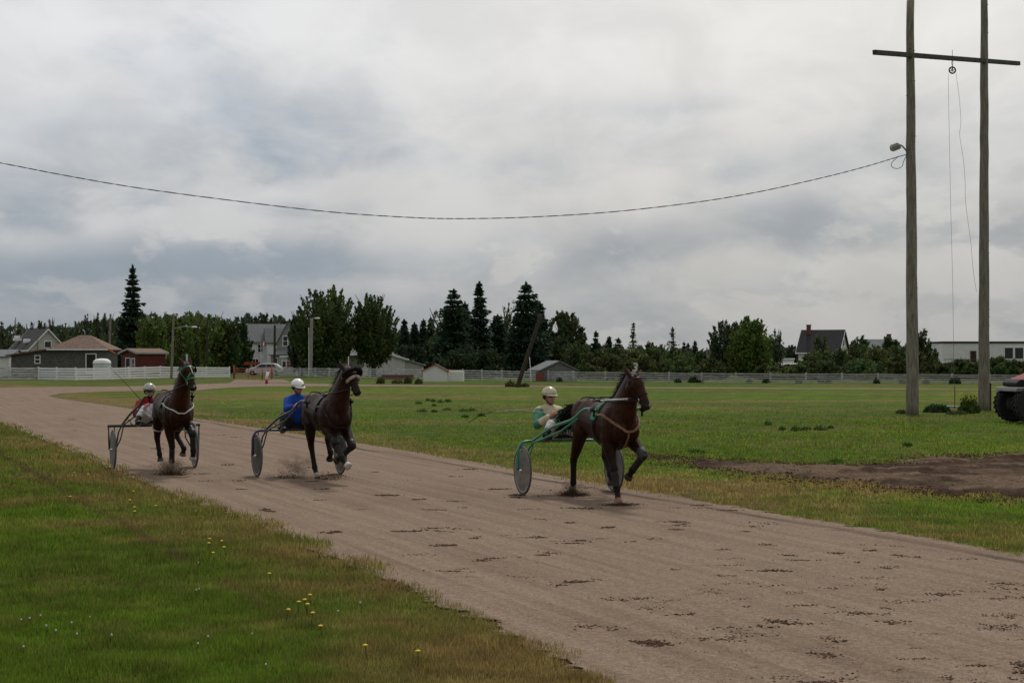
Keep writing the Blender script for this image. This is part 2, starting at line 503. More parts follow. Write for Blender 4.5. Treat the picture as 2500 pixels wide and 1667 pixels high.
lat = np.minimum(w[0, :, 0], 1 - w[0, :, 0])
wid = np.linalg.norm(Ia - Ob, axis=1)
dist = lat[None, :] * wid[:, None]
nz = fbm(T[..., 0], T[..., 1], 1.1, 4) - .5
z = .004 + (fbm(T[..., 0] * 3, T[..., 1], 1.0, 3) - .5) * .010
z = z * sstep(dist, 0, .3) + .003
# a worn groove near the inner edge
sT = edge_s(T[..., 0], T[..., 1])
ii = np.arange(NL * (NW + 1)).reshape(NL, NW + 1)
F = np.stack([ii[:-1, :-1], ii[:-1, 1:], ii[1:, 1:], ii[1:, :-1]], -1).reshape(-1, 4)
me = fast_mesh('track', np.c_[T[..., 0].ravel(), T[..., 1].ravel(), z.ravel()], F, 4, np.c_[dist.ravel(), np.repeat(w[0, :, 0][None], NL, 0).ravel(), dist.ravel()])
me.polygons.foreach_set('use_smooth', [True] * len(me.polygons))
m, q, b = newmat('stone_dust')
t = q.n('ShaderNodeTexCoord'); o_ = t.outputs['Object']
mp = q.n('ShaderNodeMapping'); mp.inputs['Rotation'].default_value = (0, 0, -math.atan2(TD.y, TD.x) + 0); q.link(o_, mp.inputs[0])
al = mp.outputs[0]                                   # x runs along the straight
mp2 = q.n('ShaderNodeMapping'); mp2.inputs['Scale'].default_value = (.05, 1.6, 1); q.link(al, mp2.inputs[0])
streak = q.noise(mp2.outputs[0], 3.4, 6, .62)
big = q.noise(o_, .35, 4, .5)
grit = q.noise(o_, 60, 3, .8)
grit2 = q.noise(o_, 17, 4, .75)
c = q.mix(q.mapr(streak, .3, .7), (.150, .105, .074), (.212, .155, .113))
c = q.mix(q.mapr(big, .3, .7, 0, .4), c, (.222, .168, .124))
# scuffed damp soil, cast sideways by the hooves
mp3 = q.n('ShaderNodeMapping'); mp3.inputs['Scale'].default_value = (.75, 1.6, 1); mp3.inputs['Rotation'].default_value = (0, 0, .1); q.link(o_, mp3.inputs[0])
sc = q.noise(mp3.outputs[0], 4.2, 6, .72, .6)
c = q.mix(q.mapr(sc, .57, .68, 0, .55), c, (.100, .068, .046))
dark = q.mapr(q.noise(mp2.outputs[0], 9.0, 4, .6), .58, .72, 0, .35)
c = q.mix(dark, c, (.12, .088, .066))
e = q.n('ShaderNodeAttribute'); e.attribute_name = 'Col'
se = q.n('ShaderNodeSeparateColor'); q.link(e.outputs['Color'], se.inputs[0])
# groove left by the harrow beside the inner edge
sx = q.n('ShaderNodeSeparateXYZ'); q.link(o_, sx.inputs[0])
s_n = q.math('ADD', q.math('MULTIPLY', sx.outputs[0], .917), q.math('MULTIPLY', sx.outputs[1], .40))
gd = q.math('ADD', q.math('SUBTRACT', s_n, CR - .62), q.math('MULTIPLY', q.math('SUBTRACT', q.noise(o_, .35, 3, .5), .5), .35))
gr = q.math('MULTIPLY', q.mapr(q.math('ABSOLUTE', gd), .03, .15, 1.0, 0.0), q.math('LESS_THAN', sx.outputs[1], 60.0))
gr = q.math('MULTIPLY', gr, q.mapr(q.noise(o_, .35, 3, .6), .35, .6, .4, .95))
c = q.mix(gr, c, (.075, .052, .038))
vm = q.n('ShaderNodeVectorMath', operation='SCALE'); q.link(c, vm.inputs[0])
q.link(q.math('MULTIPLY', q.mapr(grit, .25, .75, .55, 1.45), q.mapr(grit2, .3, .7, .84, 1.16)), vm.inputs['Scale'])
q.link(vm.outputs[0], b.inputs['Base Color'])
b.inputs['Roughness'].default_value = .95; b.inputs['Specular IOR Level'].default_value = .08
bp = q.n('ShaderNodeBump'); bp.inputs['Strength'].default_value = .7; bp.inputs['Distance'].default_value = .03
q.link(q.math('ADD', q.math('ADD', q.math('MULTIPLY', grit2, .35), q.math('MULTIPLY', streak, .8)), q.math('MULTIPLY', sc, -.35)), bp.inputs['Height']); q.link(bp.outputs[0], b.inputs['Normal'])
# grass creeps in at the edges: the sheet ends in a ragged line
rag = q.math('GREATER_THAN', q.math('SUBTRACT', se.outputs[0], q.math('MULTIPLY', q.mapr(q.noise(o_, 2.6, 7, .7), .25, .75), .42)), 0)
o = [n for n in q.t.nodes if n.type == 'OUTPUT_MATERIAL'][0]
tr = q.n('ShaderNodeBsdfTransparent'); ms = q.n('ShaderNodeMixShader')
q.link(rag, ms.inputs[0]); q.link(tr.outputs[0], ms.inputs[1]); q.link(b.outputs[0], ms.inputs[2]); q.link(ms.outputs[0], o.inputs[0])
M_TRACK = m
tag(link('track', me, m), 'brown stone dust racing track curving round the infield', 'race track', kind='structure')

# soil patch: real lumps and hollows
sp = np.array(soil_poly); x0, y0 = sp.min(0); x1, y1 = sp.max(0)
gx = np.arange(x0 - .3, x1 + .3, .05); gy = np.arange(y0 - .3, y1 + .3, .06)
XX, YY = np.meshgrid(gx, gy)
ins = in_poly(XX, YY, soil_poly)
dd = poly_dist(XX.ravel(), YY.ravel(), soil_poly).reshape(XX.shape) * np.where(ins, 1, -1)
lump = fbm(XX * .8, YY * 1.3, .7, 6)
md = dd + (fbm(XX, YY, 1.2, 5) - .54) * 3.4
zz = np.where(md > -.15, -.03 + sstep(md, -.15, .5) * (.055 + (lump - .45) * .22 + (vn(XX, YY, .14) - .5) * .05), -.25)
nx, ny = len(gx), len(gy)
ii = np.arange(nx * ny).reshape(ny, nx)
F = np.stack([ii[:-1, :-1], ii[:-1, 1:], ii[1:, 1:], ii[1:, :-1]], -1).reshape(-1, 4)
keep = (zz.ravel()[F] > -.2).all(1)
F = F[keep]
u, inv = np.unique(F, return_inverse=True)
V = np.c_[XX.ravel(), YY.ravel(), zz.ravel()][u]
k_ = sstep(fbm(V[:, 0] * .5, V[:, 1], .9, 5), .40, .66)[:, None]
me = fast_mesh('bare_soil', V, inv.reshape(F.shape), 4, np.array([.045, .027, .018]) * (1 - k_) + np.array([.120, .082, .056]) * k_)
M_SOIL = mat_vcol('turned_soil', .95, .05, .35, 18, .9, 25)
tag(link('bare_soil', me, M_SOIL), 'patch of turned brown soil beside the infield grass', 'soil', kind='structure')

# dirt road through the red gate
pm = [G(575, 926), G(690, 926), G(716, 934), G(560, 935)]
me = bpy.data.meshes.new('path'); me.from_pydata([(p.x, p.y, .006) for p in pm], [], [(0, 1, 2, 3)])
at = me.color_attributes.new('Col', 'FLOAT_COLOR', 'POINT'); at.data.foreach_set('color', [3.0] * 16)
tag(link('path', me, M_TRACK), 'short dirt road running in through the red gate', 'path', kind='structure')

# ------------------------------------------------------------------ grass blades
def blades(name, px0, px1, py0, py1, n, label, hmul=1.0, cond=None, fade=0):
    px = rng.uniform(px0, px1, n); py = rng.uniform(py0, py1, n)
    u, v = (px - 1250) / FPX, (833.5 - py) / FPX
    c, s = math.cos(PITCH), math.sin(PITCH)
    t = -HCAM / (s + v * c)
    x, y = u * t, (c - v * s) * t
    x = x + rng.normal(0, .05, n); y = y + rng.normal(0, .1, n)
    on = in_poly(x, y, tri_poly)
    de = poly_dist(x, y, tri_poly)
    jag = (vn(x, y, 1.1) * .34 + vn(x, y, .4) * .22 + vn(x, y, .12) * .16) * rng.random(n) ** .4
    ok = (~on) | (de < jag)
    ok &= ~(in_poly(x, y, soil_poly) & (poly_dist(x, y, soil_poly) > .35 * vn(x + 3, y, .6)))
    if cond is not None: ok &= cond(x, y)
    if fade: ok &= rng.random(n) < sstep(py, py0, py0 + fade)
    thin = vn(x + 7, y + 3, .35) - .25 * sstep(np.minimum(np.abs(CL - edge_s(x, y)), np.abs(edge_s(x, y) - CR)), .6, .1)
    ok &= rng.random(n) < .35 + .9 * thin
    x, y = x[ok], y[ok]; n = len(x)
    s_ = edge_s(x, y); near_edge = np.minimum(np.abs(CL - s_), np.abs(s_ - CR))
    k = np.clip(y / 11, 1, 4)
    h = (.026 + .03 * rng.random(n) + .03 * sstep(vn(x, y, .8), .55, .9)) * (.6 + .8 * vn(x - 4, y, .45)) * hmul * np.clip(k, 1, 1.5)
    h *= 1 + .45 * sstep(near_edge, .7, .1) * rng.random(n)
    h *= np.where(rng.random(n) < .02, 1.7, 1)
    wd = (.0035 + .003 * rng.random(n)) * k ** 1.15
    th = rng.uniform(0, 2 * PI, n)
    ln = rng.normal(0, .55, n) * h; lt = rng.uniform(0, 2 * PI, n)
    P = np.c_[x, y, np.full(n, -.02)]
    W = np.c_[np.cos(th) * wd, np.sin(th) * wd, np.zeros(n)]
    tip = P + np.c_[np.cos(lt) * ln, np.sin(lt) * ln, h + .02]
    V = np.stack([P - W, P + W, tip], 1).reshape(-1, 3)
    F = np.arange(3 * n).reshape(-1, 3)
    c = grass_col(x, y) * 1.85 * np.array([1, 1, .8]) * (1 + .3 * sstep(s_, 8, 14))[:, None]
    c *= rng.uniform(.6, 1.4, (n, 1)) * (1 + rng.normal(0, .07, (n, 3)))
    c *= (.8 + .4 * vn(x, y, .22))[:, None]
    st = rng.random(n) < .13
    c[st] = c[st] * .4 + np.array([.20, .155, .065]) * .6
    me = fast_mesh(name, V, F, 3, np.clip(np.repeat(c, 3, 0), 0, 1))
    return tag(link(name, me, M_BLADE), label, 'grass', kind='stuff')
M_BLADE = mat_vcol('grass_blades', .8, .02, .05, 3, trans=.42)
blades('near_grass', -300, 1650, 1010, 1760, 560000, 'mown green grass with straw patches on the near side of the track', hmul=.72, cond=lambda x, y: edge_s(x, y) < 8)
blades('infield_grass', 100, 2800, 962, 1420, 330000, 'green and straw infield grass beyond the track', hmul=.5, fade=75, cond=lambda x, y: edge_s(x, y) > 8)
# ------------------------------------------------------------------ horses, drivers and sulkies
M_HORSE = mat_vcol('horse_coat', .45, .11, .3, 14)
M_HAIR = mat('black_hair', (.010, .008, .007), .6, .4, 30, spec=.2)
M_TACK = mat('black_leather', (.012, .011, .011), .5, .3, 30, spec=.25)
M_FLEECE = mat('black_fleece', (.010, .010, .010), .95, .5, 60, bump=.8, bscale=120, spec=.1)
M_WFLEECE = mat('pale_fleece', (.42, .38, .33), .95, .3, 60, bump=.8, bscale=120, spec=.1)
M_GREEN = mat('green_webbing', (.02, .20, .10), .5, .2, 30)
M_TAN = mat('tan_webbing', (.19, .10, .045), .6, .25, 30)
M_WHITE = mat('white_webbing', (.50, .50, .48), .5, .12, 20)
M_STEEL = mat('bright_steel', (.6, .6, .62), .25, .1, 20, metal=1.0)
M_SKIN = mat('skin', (.42, .22, .16), .55, .12, 30)
M_EYE = mat('eye', (.01, .008, .006), .12, .1, 10, spec=.8)
M_TYRE = mat('bike_tyre', (.10, .10, .10), .8, .3, 30)
M_DISC = mat('dusty_disc', (.15, .135, .118), .5, .25, 7, c2=(.22, .20, .178))
M_RIM = mat('pale_rim', (.45, .45, .44), .4, .15, 20)


def bent(pts, t):
    """point at fraction t of a polyline"""
    P = [Vector(p) for p in pts]; L = [0]
    for i in range(1, len(P)): L.append(L[-1] + (P[i] - P[i - 1]).length)
    d = t * L[-1]
    for i in range(1, len(P)):
        if d <= L[i] + 1e-9:
            return P[i - 1].lerp(P[i], (d - L[i - 1]) / max(1e-9, L[i] - L[i - 1]))
    return P[-1]
def smooth_path(pts, n):
    """Catmull-Rom through the points"""
    P = [Vector(p) for p in pts]; P = [P[0] * 2 - P[1]] + P + [P[-1] * 2 - P[-2]]; out = []
    k = len(P) - 3
    for i in range(n):
        u = i / (n - 1) * k; j = min(int(u), k - 1); t = u - j
        a, b, c, d = P[j:j + 4]
        out.append(.5 * ((2 * b) + (c - a) * t + (2 * a - 5 * b + 4 * c - d) * t * t + (3 * b - a - 3 * c + d) * t ** 3))
    return out
def hug(me, pts, lift):
    """lay a path of points onto the surface of a mesh"""
    from mathutils.bvhtree import BVHTree
    bm = bmesh.new(); bm.from_mesh(me); tr = BVHTree.FromBMesh(bm); bm.free()
    out = []
    for p in pts:
        c, nrm, i, d = tr.find_nearest(Vector(p))
        out.append((c + nrm * lift, nrm))
    return out
def strap(me, name, ctrl, width, m, parent, lift=.006, n=40, thick=.006, closed=False):
    """a flat strap that follows the body under it"""
    base = smooth_path(ctrl + ([ctrl[0]] if closed else []), n)
    hp = hug(me, base, lift)
    for _ in range(3):
        q_ = [p for p, nr in hp]
        hp = [(q_[i] if i in (0, n - 1) else q_[i] * .5 + (q_[i - 1] + q_[i + 1]) * .25, hp[i][1]) for i in range(n)]
    b = MB(); vs = []
    for i, (p, nr) in enumerate(hp):
        t = (hp[min(i + 1, n - 1)][0] - hp[max(i - 1, 0)][0])
        if t.length < 1e-6: t = Vector((1, 0, 0))
        t.normalize(); s = t.cross(nr).normalized() * width / 2; u = nr * thick
        vs += [p - s, p + s, p + s + u, p - s + u]
    fs = [(i * 4 + j, i * 4 + (j + 1) % 4, (i + 1) * 4 + (j + 1) % 4, (i + 1) * 4 + j) for i in range(n - 1) for j in range(4)]
    fs += [(0, 1, 2, 3), tuple((n - 1) * 4 + j for j in (3, 2, 1, 0))]
    b.add(vs, fs)
    return b.build(name, m, parent)


def horse(rig, off, pose, label, group, tack):
    root = rig_empty(rig, 'horse', off)
    tag(root, label, 'horse', group)
    mb = MB()
    T = [(-.86, 1.16, .07, .07), (-.80, 1.16, .20, .17), (-.66, 1.165, .275, .245), (-.46, 1.165, .30, .275), (-.22, 1.14, .275, .262), (.05, 1.10, .30, .27),
         (.26, 1.10, .33, .262), (.42, 1.11, .36, .262), (.57, 1.11, .335, .25), (.70, 1.11, .27, .215), (.80, 1.11, .15, .13)]
    mb.loft([(x, 0, zc) for x, zc, h, w in T], [(w, h) for x, zc, h, w in T], n=20)
    hip = [Vector((-.80, s * .10, 1.10)) for s in (-1, 1)]
    for s in (-1, 1):
        mb.ell((-.60, s * .13, 1.20), (.24, .14, .24))           # rump muscle
        mb.ell((.50, s * .155, 1.10), (.20, .115, .28))           # shoulder
        mb.ell((.73, s * .095, 1.04), (.11, .10, .16))          # breast
        mb.ell((.40, s * .16, .94), (.13, .07, .13))
    mb.ell((.34, 0, 1.36), (.22, .07, .09)); mb.ell((-.50, 0, 1.38), (.2, .12, .075))
    # neck and head
    nb, poll, nose = Vector((.52, 0, 1.20)), Vector(pose['poll']), Vector(pose['nose'])
    rise = poll - nb
    N = [nb, nb + rise * .36 + Vector((.015, 0, -.01)), nb + rise * .68 + Vector((.0, 0, .012)), poll + Vector((-.01, 0, -.02))]
    mb.loft([nb + Vector((-.10, 0, -.10))] + N + [poll + Vector((.03, 0, .01))], [(.19, .34), (.20, .32), (.15, .25), (.108, .180), (.09, .14), (.05, .07)], n=16)
    hd = (nose - poll); hl = hd.length; hd.normalize()
    sidev = Vector(pose.get('face', (0, 1, 0))); sidev = (sidev - hd * sidev.dot(hd)).normalized()
    fwd = sidev.cross(hd).normalized()                            # out of the forehead
    if fwd.dot(Vector((1, 0, .6))) < 0: fwd = -fwd
    Hs = [(-.04, .055, .05, -.01), (.03, .075, .085, -.02), (.16, .092, .115, -.03), (.30, .092, .118, -.035), (.45, .068, .098, -.02), (.62, .050, .078, -.005),
          (.78, .048, .064, .0), (.90, .054, .060, -.002), (.98, .045, .045, -.008), (1.01, .025, .025, -.01)]
    mb.loft([poll + hd * (t_ * hl) + fwd * o for t_, w_, d_, o in Hs], [(w_ * 1.2, d_ * 1.22) for t_, w_, d_, o in Hs], side=sidev, n=16)
    for s in (-1, 1):
        mb.ell(poll + hd * hl * .25 + sidev * s * .066 - fwd * .078, .072)      # cheek
        mb.ell(poll + hd * hl * .23 + sidev * s * .082 + fwd * .045, (.03, .03, .03))   # brow
        mb.ell(poll + hd * hl * .93 + sidev * s * .035 + fwd * .02, .026)       # nostril rim
        base = poll + sidev * s * .060 + hd * .015 + fwd * .005
        up = (-hd * .9 + sidev * s * .22 + fwd * pose.get('ear', .1)).normalized()
        mb.loft([base, base + up * .06, base + up * .13, base + up * .195], [(.032, .024), (.042, .024), (.032, .018), (.009, .009)], side=sidev, n=10)
    dark = []; hoofs = []
    # fore legs: elbow, knee, fetlock, hoof tip
    for s, key in ((-1, 'rf'), (1, 'lf')):
        kn, fe, ho = [Vector(p) for p in pose[key]]
        el = Vector((.44, s * .165, .93))
        mid = el.lerp(kn, .45)
        mb.loft([Vector((.50, s * .13, 1.12)), el, mid, el.lerp(kn, .85), kn], [(.11, .17), (.100, .135), (0.0877, .095), (0.0608, 0.0679), (0.0585, 0.0655)], n=12)
        mb.ell(kn, (0.0643, 0.0608, 0.0749))
        mb.loft([kn, kn.lerp(fe, .25), kn.lerp(fe, .75), fe], [(0.0550, 0.0608), (0.0433, 0.0503), (0.0410, 0.0480), (0.0503, 0.0550)], n=12)
        mb.ell(fe, (0.0538, 0.0515, 0.0585))
        pe = fe.lerp(ho, .5)
        mb.loft([fe, pe], [(0.0421, 0.0445), (0.0410, 0.0433)], n=12)
        mb.loft([pe, fe.lerp(ho, .6), ho], [(0.0445, 0.0468), (0.0538, 0.0585), (0.0679, 0.0772)], n=14)
        dark += [(el.lerp(kn, .80), kn, .12), (kn, fe, .09), (fe, ho, .12)]
        hoofs.append((key, fe.lerp(ho, .55), ho))
    for s, key in ((-1, 'rh'), (1, 'lh')):
        st, hk, fe, ho = [Vector(p) for p in pose[key]]
        mb.loft([Vector((-.56, s * .13, 1.22)), Vector((-.55, s * .155, 1.02)).lerp(st, .35), st, st.lerp(hk, .45), st.lerp(hk, .88), hk],
                [(.14, .25), (.135, .215), (.105, .160), (0.0877, .100), (0.0585, 0.0749), (0.0573, 0.0679)], n=14)
        dh = (hk - fe).normalized()
        back = (Vector((-1, 0, 0)) - dh * Vector((-1, 0, 0)).dot(dh)).normalized()
        mb.ell(hk + back * .03 + dh * .03, (0.0374, 0.0328, 0.0585)); mb.ell(hk, (0.0608, 0.0573, 0.0702))
        mb.loft([hk, hk.lerp(fe, .3), hk.lerp(fe, .8), fe], [(0.0562, 0.0655), (0.0445, 0.0538), (0.0421, 0.0503), (0.0526, 0.0573)], n=12)
        mb.ell(fe, (0.0550, 0.0515, 0.0585))
        pe = fe.lerp(ho, .5)
        mb.loft([fe, pe], [(0.0421, 0.0445), (0.0410, 0.0433)], n=12)
        mb.loft([pe, fe.lerp(ho, .6), ho], [(0.0445, 0.0468), (0.0538, 0.0585), (0.0655, 0.0749)], n=14)
        dark += [(hk.lerp(st, .10), fe, .09), (fe, ho, .12)]
        hoofs.append((key, fe.lerp(ho, .55), ho))
    me = fuse(mb, .0125, 5)
    P = coords(me)
    coat, pts_, hoofc = np.array(tack['coat']), np.array([.016, .012, .010]), tack.get('hoof', {})
    dk = np.zeros(len(P))
    for a, b_, r in dark:
        d, t_ = segdist(P, a, b_); dk = np.maximum(dk, 1 - sstep(d, r * .55, r))
    dm, t_ = segdist(P, poll + hd * hl * .86, nose); dk = np.maximum(dk, (1 - sstep(dm, .05, .13)) * .92)
    nz = np.array([mnoise.noise(Vector(p) * 3.5) for p in P])
    # coat colour scaled by height: darker towards the belly, full tone on the back
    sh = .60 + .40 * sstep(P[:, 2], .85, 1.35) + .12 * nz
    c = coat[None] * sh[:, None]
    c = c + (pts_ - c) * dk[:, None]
    for key, a, b_ in hoofs:
        d, t_ = segdist(P, a, b_); k_ = (1 - sstep(d, .060, .078))
        hc = np.array(hoofc.get(key, (.05, .042, .036))); c = c + (hc - c) * (k_ * (t_ > .05))[:, None]
    for a, r, cc_ in tack.get('marks', []):
        q_ = poll + hd * hl * a[0] + sidev * a[1] + fwd * a[2]
        d = np.linalg.norm(P - np.array(q_), axis=1); c = c + (np.array(cc_) - c) * (1 - sstep(d, r * .6, r))[:, None]
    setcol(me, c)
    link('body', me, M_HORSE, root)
    HP = lambda t_, s_, f_: poll + hd * (t_ * hl) + sidev * s_ + fwd * f_
    for s in (-1, 1):
        MB().ell(HP(.25, s * .088, .038), .02).build('eye', M_EYE, root, True)
        MB().ell(HP(.945, s * .040, .042), (.012, .012, .016)).build('nostril', M_EYE, root, True)
    # mane blown back, forelock, tail
    mb = MB(); rr = random.Random(pose.get('seed', 3))
    for i in range(560):
        t_ = rr.random() * .93
        p = (N[0] + Vector((-.16, 0, .22))).lerp(poll + Vector((-.06, 0, .05)), t_) + Vector((0, 0, .012 * math.sin(t_ * PI)))
        hp = hug(me, [p], -.004)[0][0]
        dn = Vector((-rr.uniform(.35, 1.0), rr.uniform(-.45, .25), rr.uniform(-.75, .35))) * rr.uniform(.07, .23)
        mb.tube([hp, hp + dn * .5 + Vector((0, 0, .03)), hp + dn + Vector((0, 0, -.02 * rr.random()))], [.006, .005, .0012], 3)
    mb.build('mane', M_HAIR, root, True); mb = MB()
    for i in range(30):
        p = HP(.02, rr.uniform(-.03, .03), .06); mb.tube([p, p + fwd * .03 + hd * .05, p + fwd * .02 + hd * rr.uniform(.08, .13)], [.006, .005, .001], 3)
    mb.build('forelock', M_HAIR, root, True)
    mb = MB(); dock = Vector((-.86, 0, 1.28))
    tb = pose.get('tail', (-.55, -.16, -.10))
    for i in range(tack.get('tail_n', 420)):
        k_ = rr.random()
        o_ = Vector((rr.gauss(0, .02), rr.gauss(0, .025), rr.gauss(0, .02)))
        e_ = dock + Vector(tb) * rr.uniform(.45, 1.2) + Vector((rr.gauss(0, .06), rr.gauss(0, .08), rr.gauss(-.05, .09)))
        m_ = dock.lerp(e_, .45) + Vector((-.04, 0, .06 + rr.gauss(0, .02)))
        w_ = Vector((rr.gauss(0, .02), rr.gauss(0, .03), rr.gauss(0, .03)))
        mb.tube(smooth_path([dock + o_, m_ + o_, m_.lerp(e_, .5) + w_, e_ + Vector((0, 0, -.04)) - w_], 7), [.008, .008, .007, .006, .005, .004, .0012], 3)
    mb.build('tail', M_HAIR, root, True)

    # ---- harness
    br, bm_ = tack['bridle'], M_TACK
    S = lambda name, c, w_, m_, **k: strap(me, name, [Vector(p) for p in c], w_, m_, root, **k)
    ring = lambda t_, ww, dd_: [HP(t_, ww * math.cos(a), -.03 + dd_ * math.sin(a)) for a in [2 * PI * i / 10 for i in range(10)]]
    S('noseband', ring(.60, .11, .12), .022, br, closed=True)
    S('browband', [HP(.12, -.12, -.04), HP(.12, -.09, .06), HP(.13, 0, .11), HP(.12, .09, .06), HP(.12, .12, -.04)], .022, br)
    for s in (-1, 1):
        S('cheekpiece', [HP(.04, s * .10, -.05), HP(.25, s * .12, -.04), HP(.45, s * .10, -.03), HP(.68, s * .08, -.02)], .018, br)
        mb = MB(); q0 = HP(.24, s * .115, .055)               # blinker cup
        M3 = Matrix((hd, sidev, fwd)).transposed()
        if tack.get('blinkers', True):
            mb.ell(q0, (.055, .010, .045), M=M3)
            mb.build('blinker', M_TACK, root, True)
    S('bit_strap', [HP(.68, -.08, -.01), HP(.72, -.03, -.11), HP(.72, .03, -.11), HP(.68, .08, -.01)], .016, bm_)
    for s in (-1, 1): MB().torus(HP(.69, s * .070, -.03), .026, .005, 'y', 16, 5).build('bit_ring', M_STEEL, root, True)
    # girth, saddle, breast collar, breeching strap along the back
    S('saddle_pad', [(.17, -.33, 1.18), (.17, -.22, 1.34), (.17, 0, 1.5), (.17, .22, 1.34), (.17, .33, 1.18)], .15, tack.get('pad', M_TACK), thick=.022)
    S('girth', [(.17 + .02 * math.sin(a), .36 * math.cos(a), 1.12 + .40 * math.sin(a)) for a in [2 * PI * i / 12 for i in range(12)]], .055, bm_, lift=.02, closed=True, n=60, thick=.01)
    S('back_strap', [(.15, 0, 1.5), (-.2, 0, 1.5), (-.5, 0, 1.52), (-.78, 0, 1.42)], .028, bm_, n=30)
    bc = tack['collar']
    yb = tack.get('collar_drop', 1.0)
    S('breast_collar', [(.12, -.34, 1.28), (.42, -.33, 1.28), (.66, -.26, 1.20), (.84, -.12, yb + .06), (.88, 0, yb), (.84, .12, yb + .06), (.66, .26, 1.20), (.42, .33, 1.28), (.12, .34, 1.28)],
      tack.get('collar_w', .035), bc, n=60, lift=.008, thick=.012)
    if tack.get('martingale', True):
        S('martingale', [(.86, 0, yb), (.80, 0, .92), (.66, 0, .84), (.45, 0, .74)], .03, bc, n=30, lift=.006)
    if 'neck_strap' in tack:
        S('neck_strap', [(.25, -.2, 1.48), (.42, -.28, 1.36), (.60, -.28, 1.16), (.60, -.28, 1.16)], .028, tack['neck_strap'], n=30)
    # leg boots
    for key, col_ in tack.get('boots', {}).items():
        ps = [Vector(p) for p in pose[key]]; a, b_ = ps[-3], ps[-2]
        mb = MB(); mb.loft([a.lerp(b_, .18), a.lerp(b_, .3), a.lerp(b_, .82), a.lerp(b_, .95)], [(.054, .060), (.050, .056), (.048, .054), (.055, .060)], n=12)
        mb.build('leg_boot', col_, root, True)
    for key, col_ in tack.get('knee_boots', {}).items():
        ps = [Vector(p) for p in pose[key]]; a, b_ = ps[0], ps[1]
        up = (Vector((.44, a.y * .9, .93)) - a).normalized()
        mb = MB(); mb.loft([a + up * .11, a + up * .05, a, a.lerp(b_, .2)], [(.070, .076), (.073, .079), (.071, .077), (.058, .063)], n=12)
        mb.build('knee_boot', col_, root, True)
    # hobble loops
    for hkey in tack.get('hobbles', []):
        ps = [Vector(p) for p in pose[hkey]]
        a, b_ = (Vector((.44, ps[0].y * .9, .93)), ps[0]) if 'f' in hkey else (ps[0], ps[1])
        c_ = a.lerp(b_, .5); dd_ = (b_ - a).normalized()
        mb = MB()
        ring_ = []
        s1 = Vector((0, 1, 0)); s2 = dd_.cross(s1).normalized()
        for i in range(17):
            an = 2 * PI * i / 16; ring_.append(c_ + s1 * .10 * math.cos(an) + s2 * .115 * math.sin(an))
        mb.tube(ring_, .014, 6); mb.build('hobble', tack['hobble_col'], root, True)
    # the number or plume on the poll
    hn = empty('head_number'); hn.parent = root
    mb = MB(); mb.box(HP(-.02, 0, .01), (.05, .10, .05)); mb.build('number_pad', M_TACK, hn, bevel=.01)
    top = HP(-.02, 0, .01) + Vector((.03, 0, .065))
    if tack.get('number'):
        fc = bpy.data.curves.new('num', 'FONT'); fc.body = tack['number']; fc.size = .165; fc.extrude = .005; fc.align_x = 'CENTER'; fc.offset = .004; fc.shear = .15
        fo = bpy.data.objects.new('num', fc); col.objects.link(fo)
        dg = bpy.context.evaluated_depsgraph_get(); nm = bpy.data.meshes.new_from_object(fo.evaluated_get(dg)); bpy.data.objects.remove(fo)
        o = link('number', nm, M_WHITE, hn)
        o.location = top; o.rotation_euler = (PI / 2, 0, PI / 2 + R(tack.get('num_turn', 0)))
        MB().tube([top - Vector((.03, 0, .07)), top + Vector((0, 0, .02))], .006, 5).build('stem', M_WHITE, hn)
    else:
        mb = MB(); w_ = tack.get('plate', (.012, .05, .13))
        mb.box(top + Vector((0, 0, w_[2] / 2)), w_, rz=R(tack.get('num_turn', 0))); mb.build('number_plate', M_WHITE, hn, bevel=.003)
    return root, me, HP


class Rig:
    """axle centre on the ground, heading; x forward, y to the left"""
    def __init__(s, p, ang):
        s.p = Vector(p); s.ang = ang; s.M = Matrix.Translation(s.p) @ Matrix.Rotation(ang, 4, 'Z')
    def w(s, v): return s.M @ Vector(v)
def rig_empty(rig, name, off): return empty(name, rig.w(off), rig.ang)
def rig_for(lpx, rpx, heading):
    a, b = G(*lpx), G(*rpx); p = (a + b) / 2
    return Rig((p.x, p.y, 0.004), -PI / 2 + R(heading))

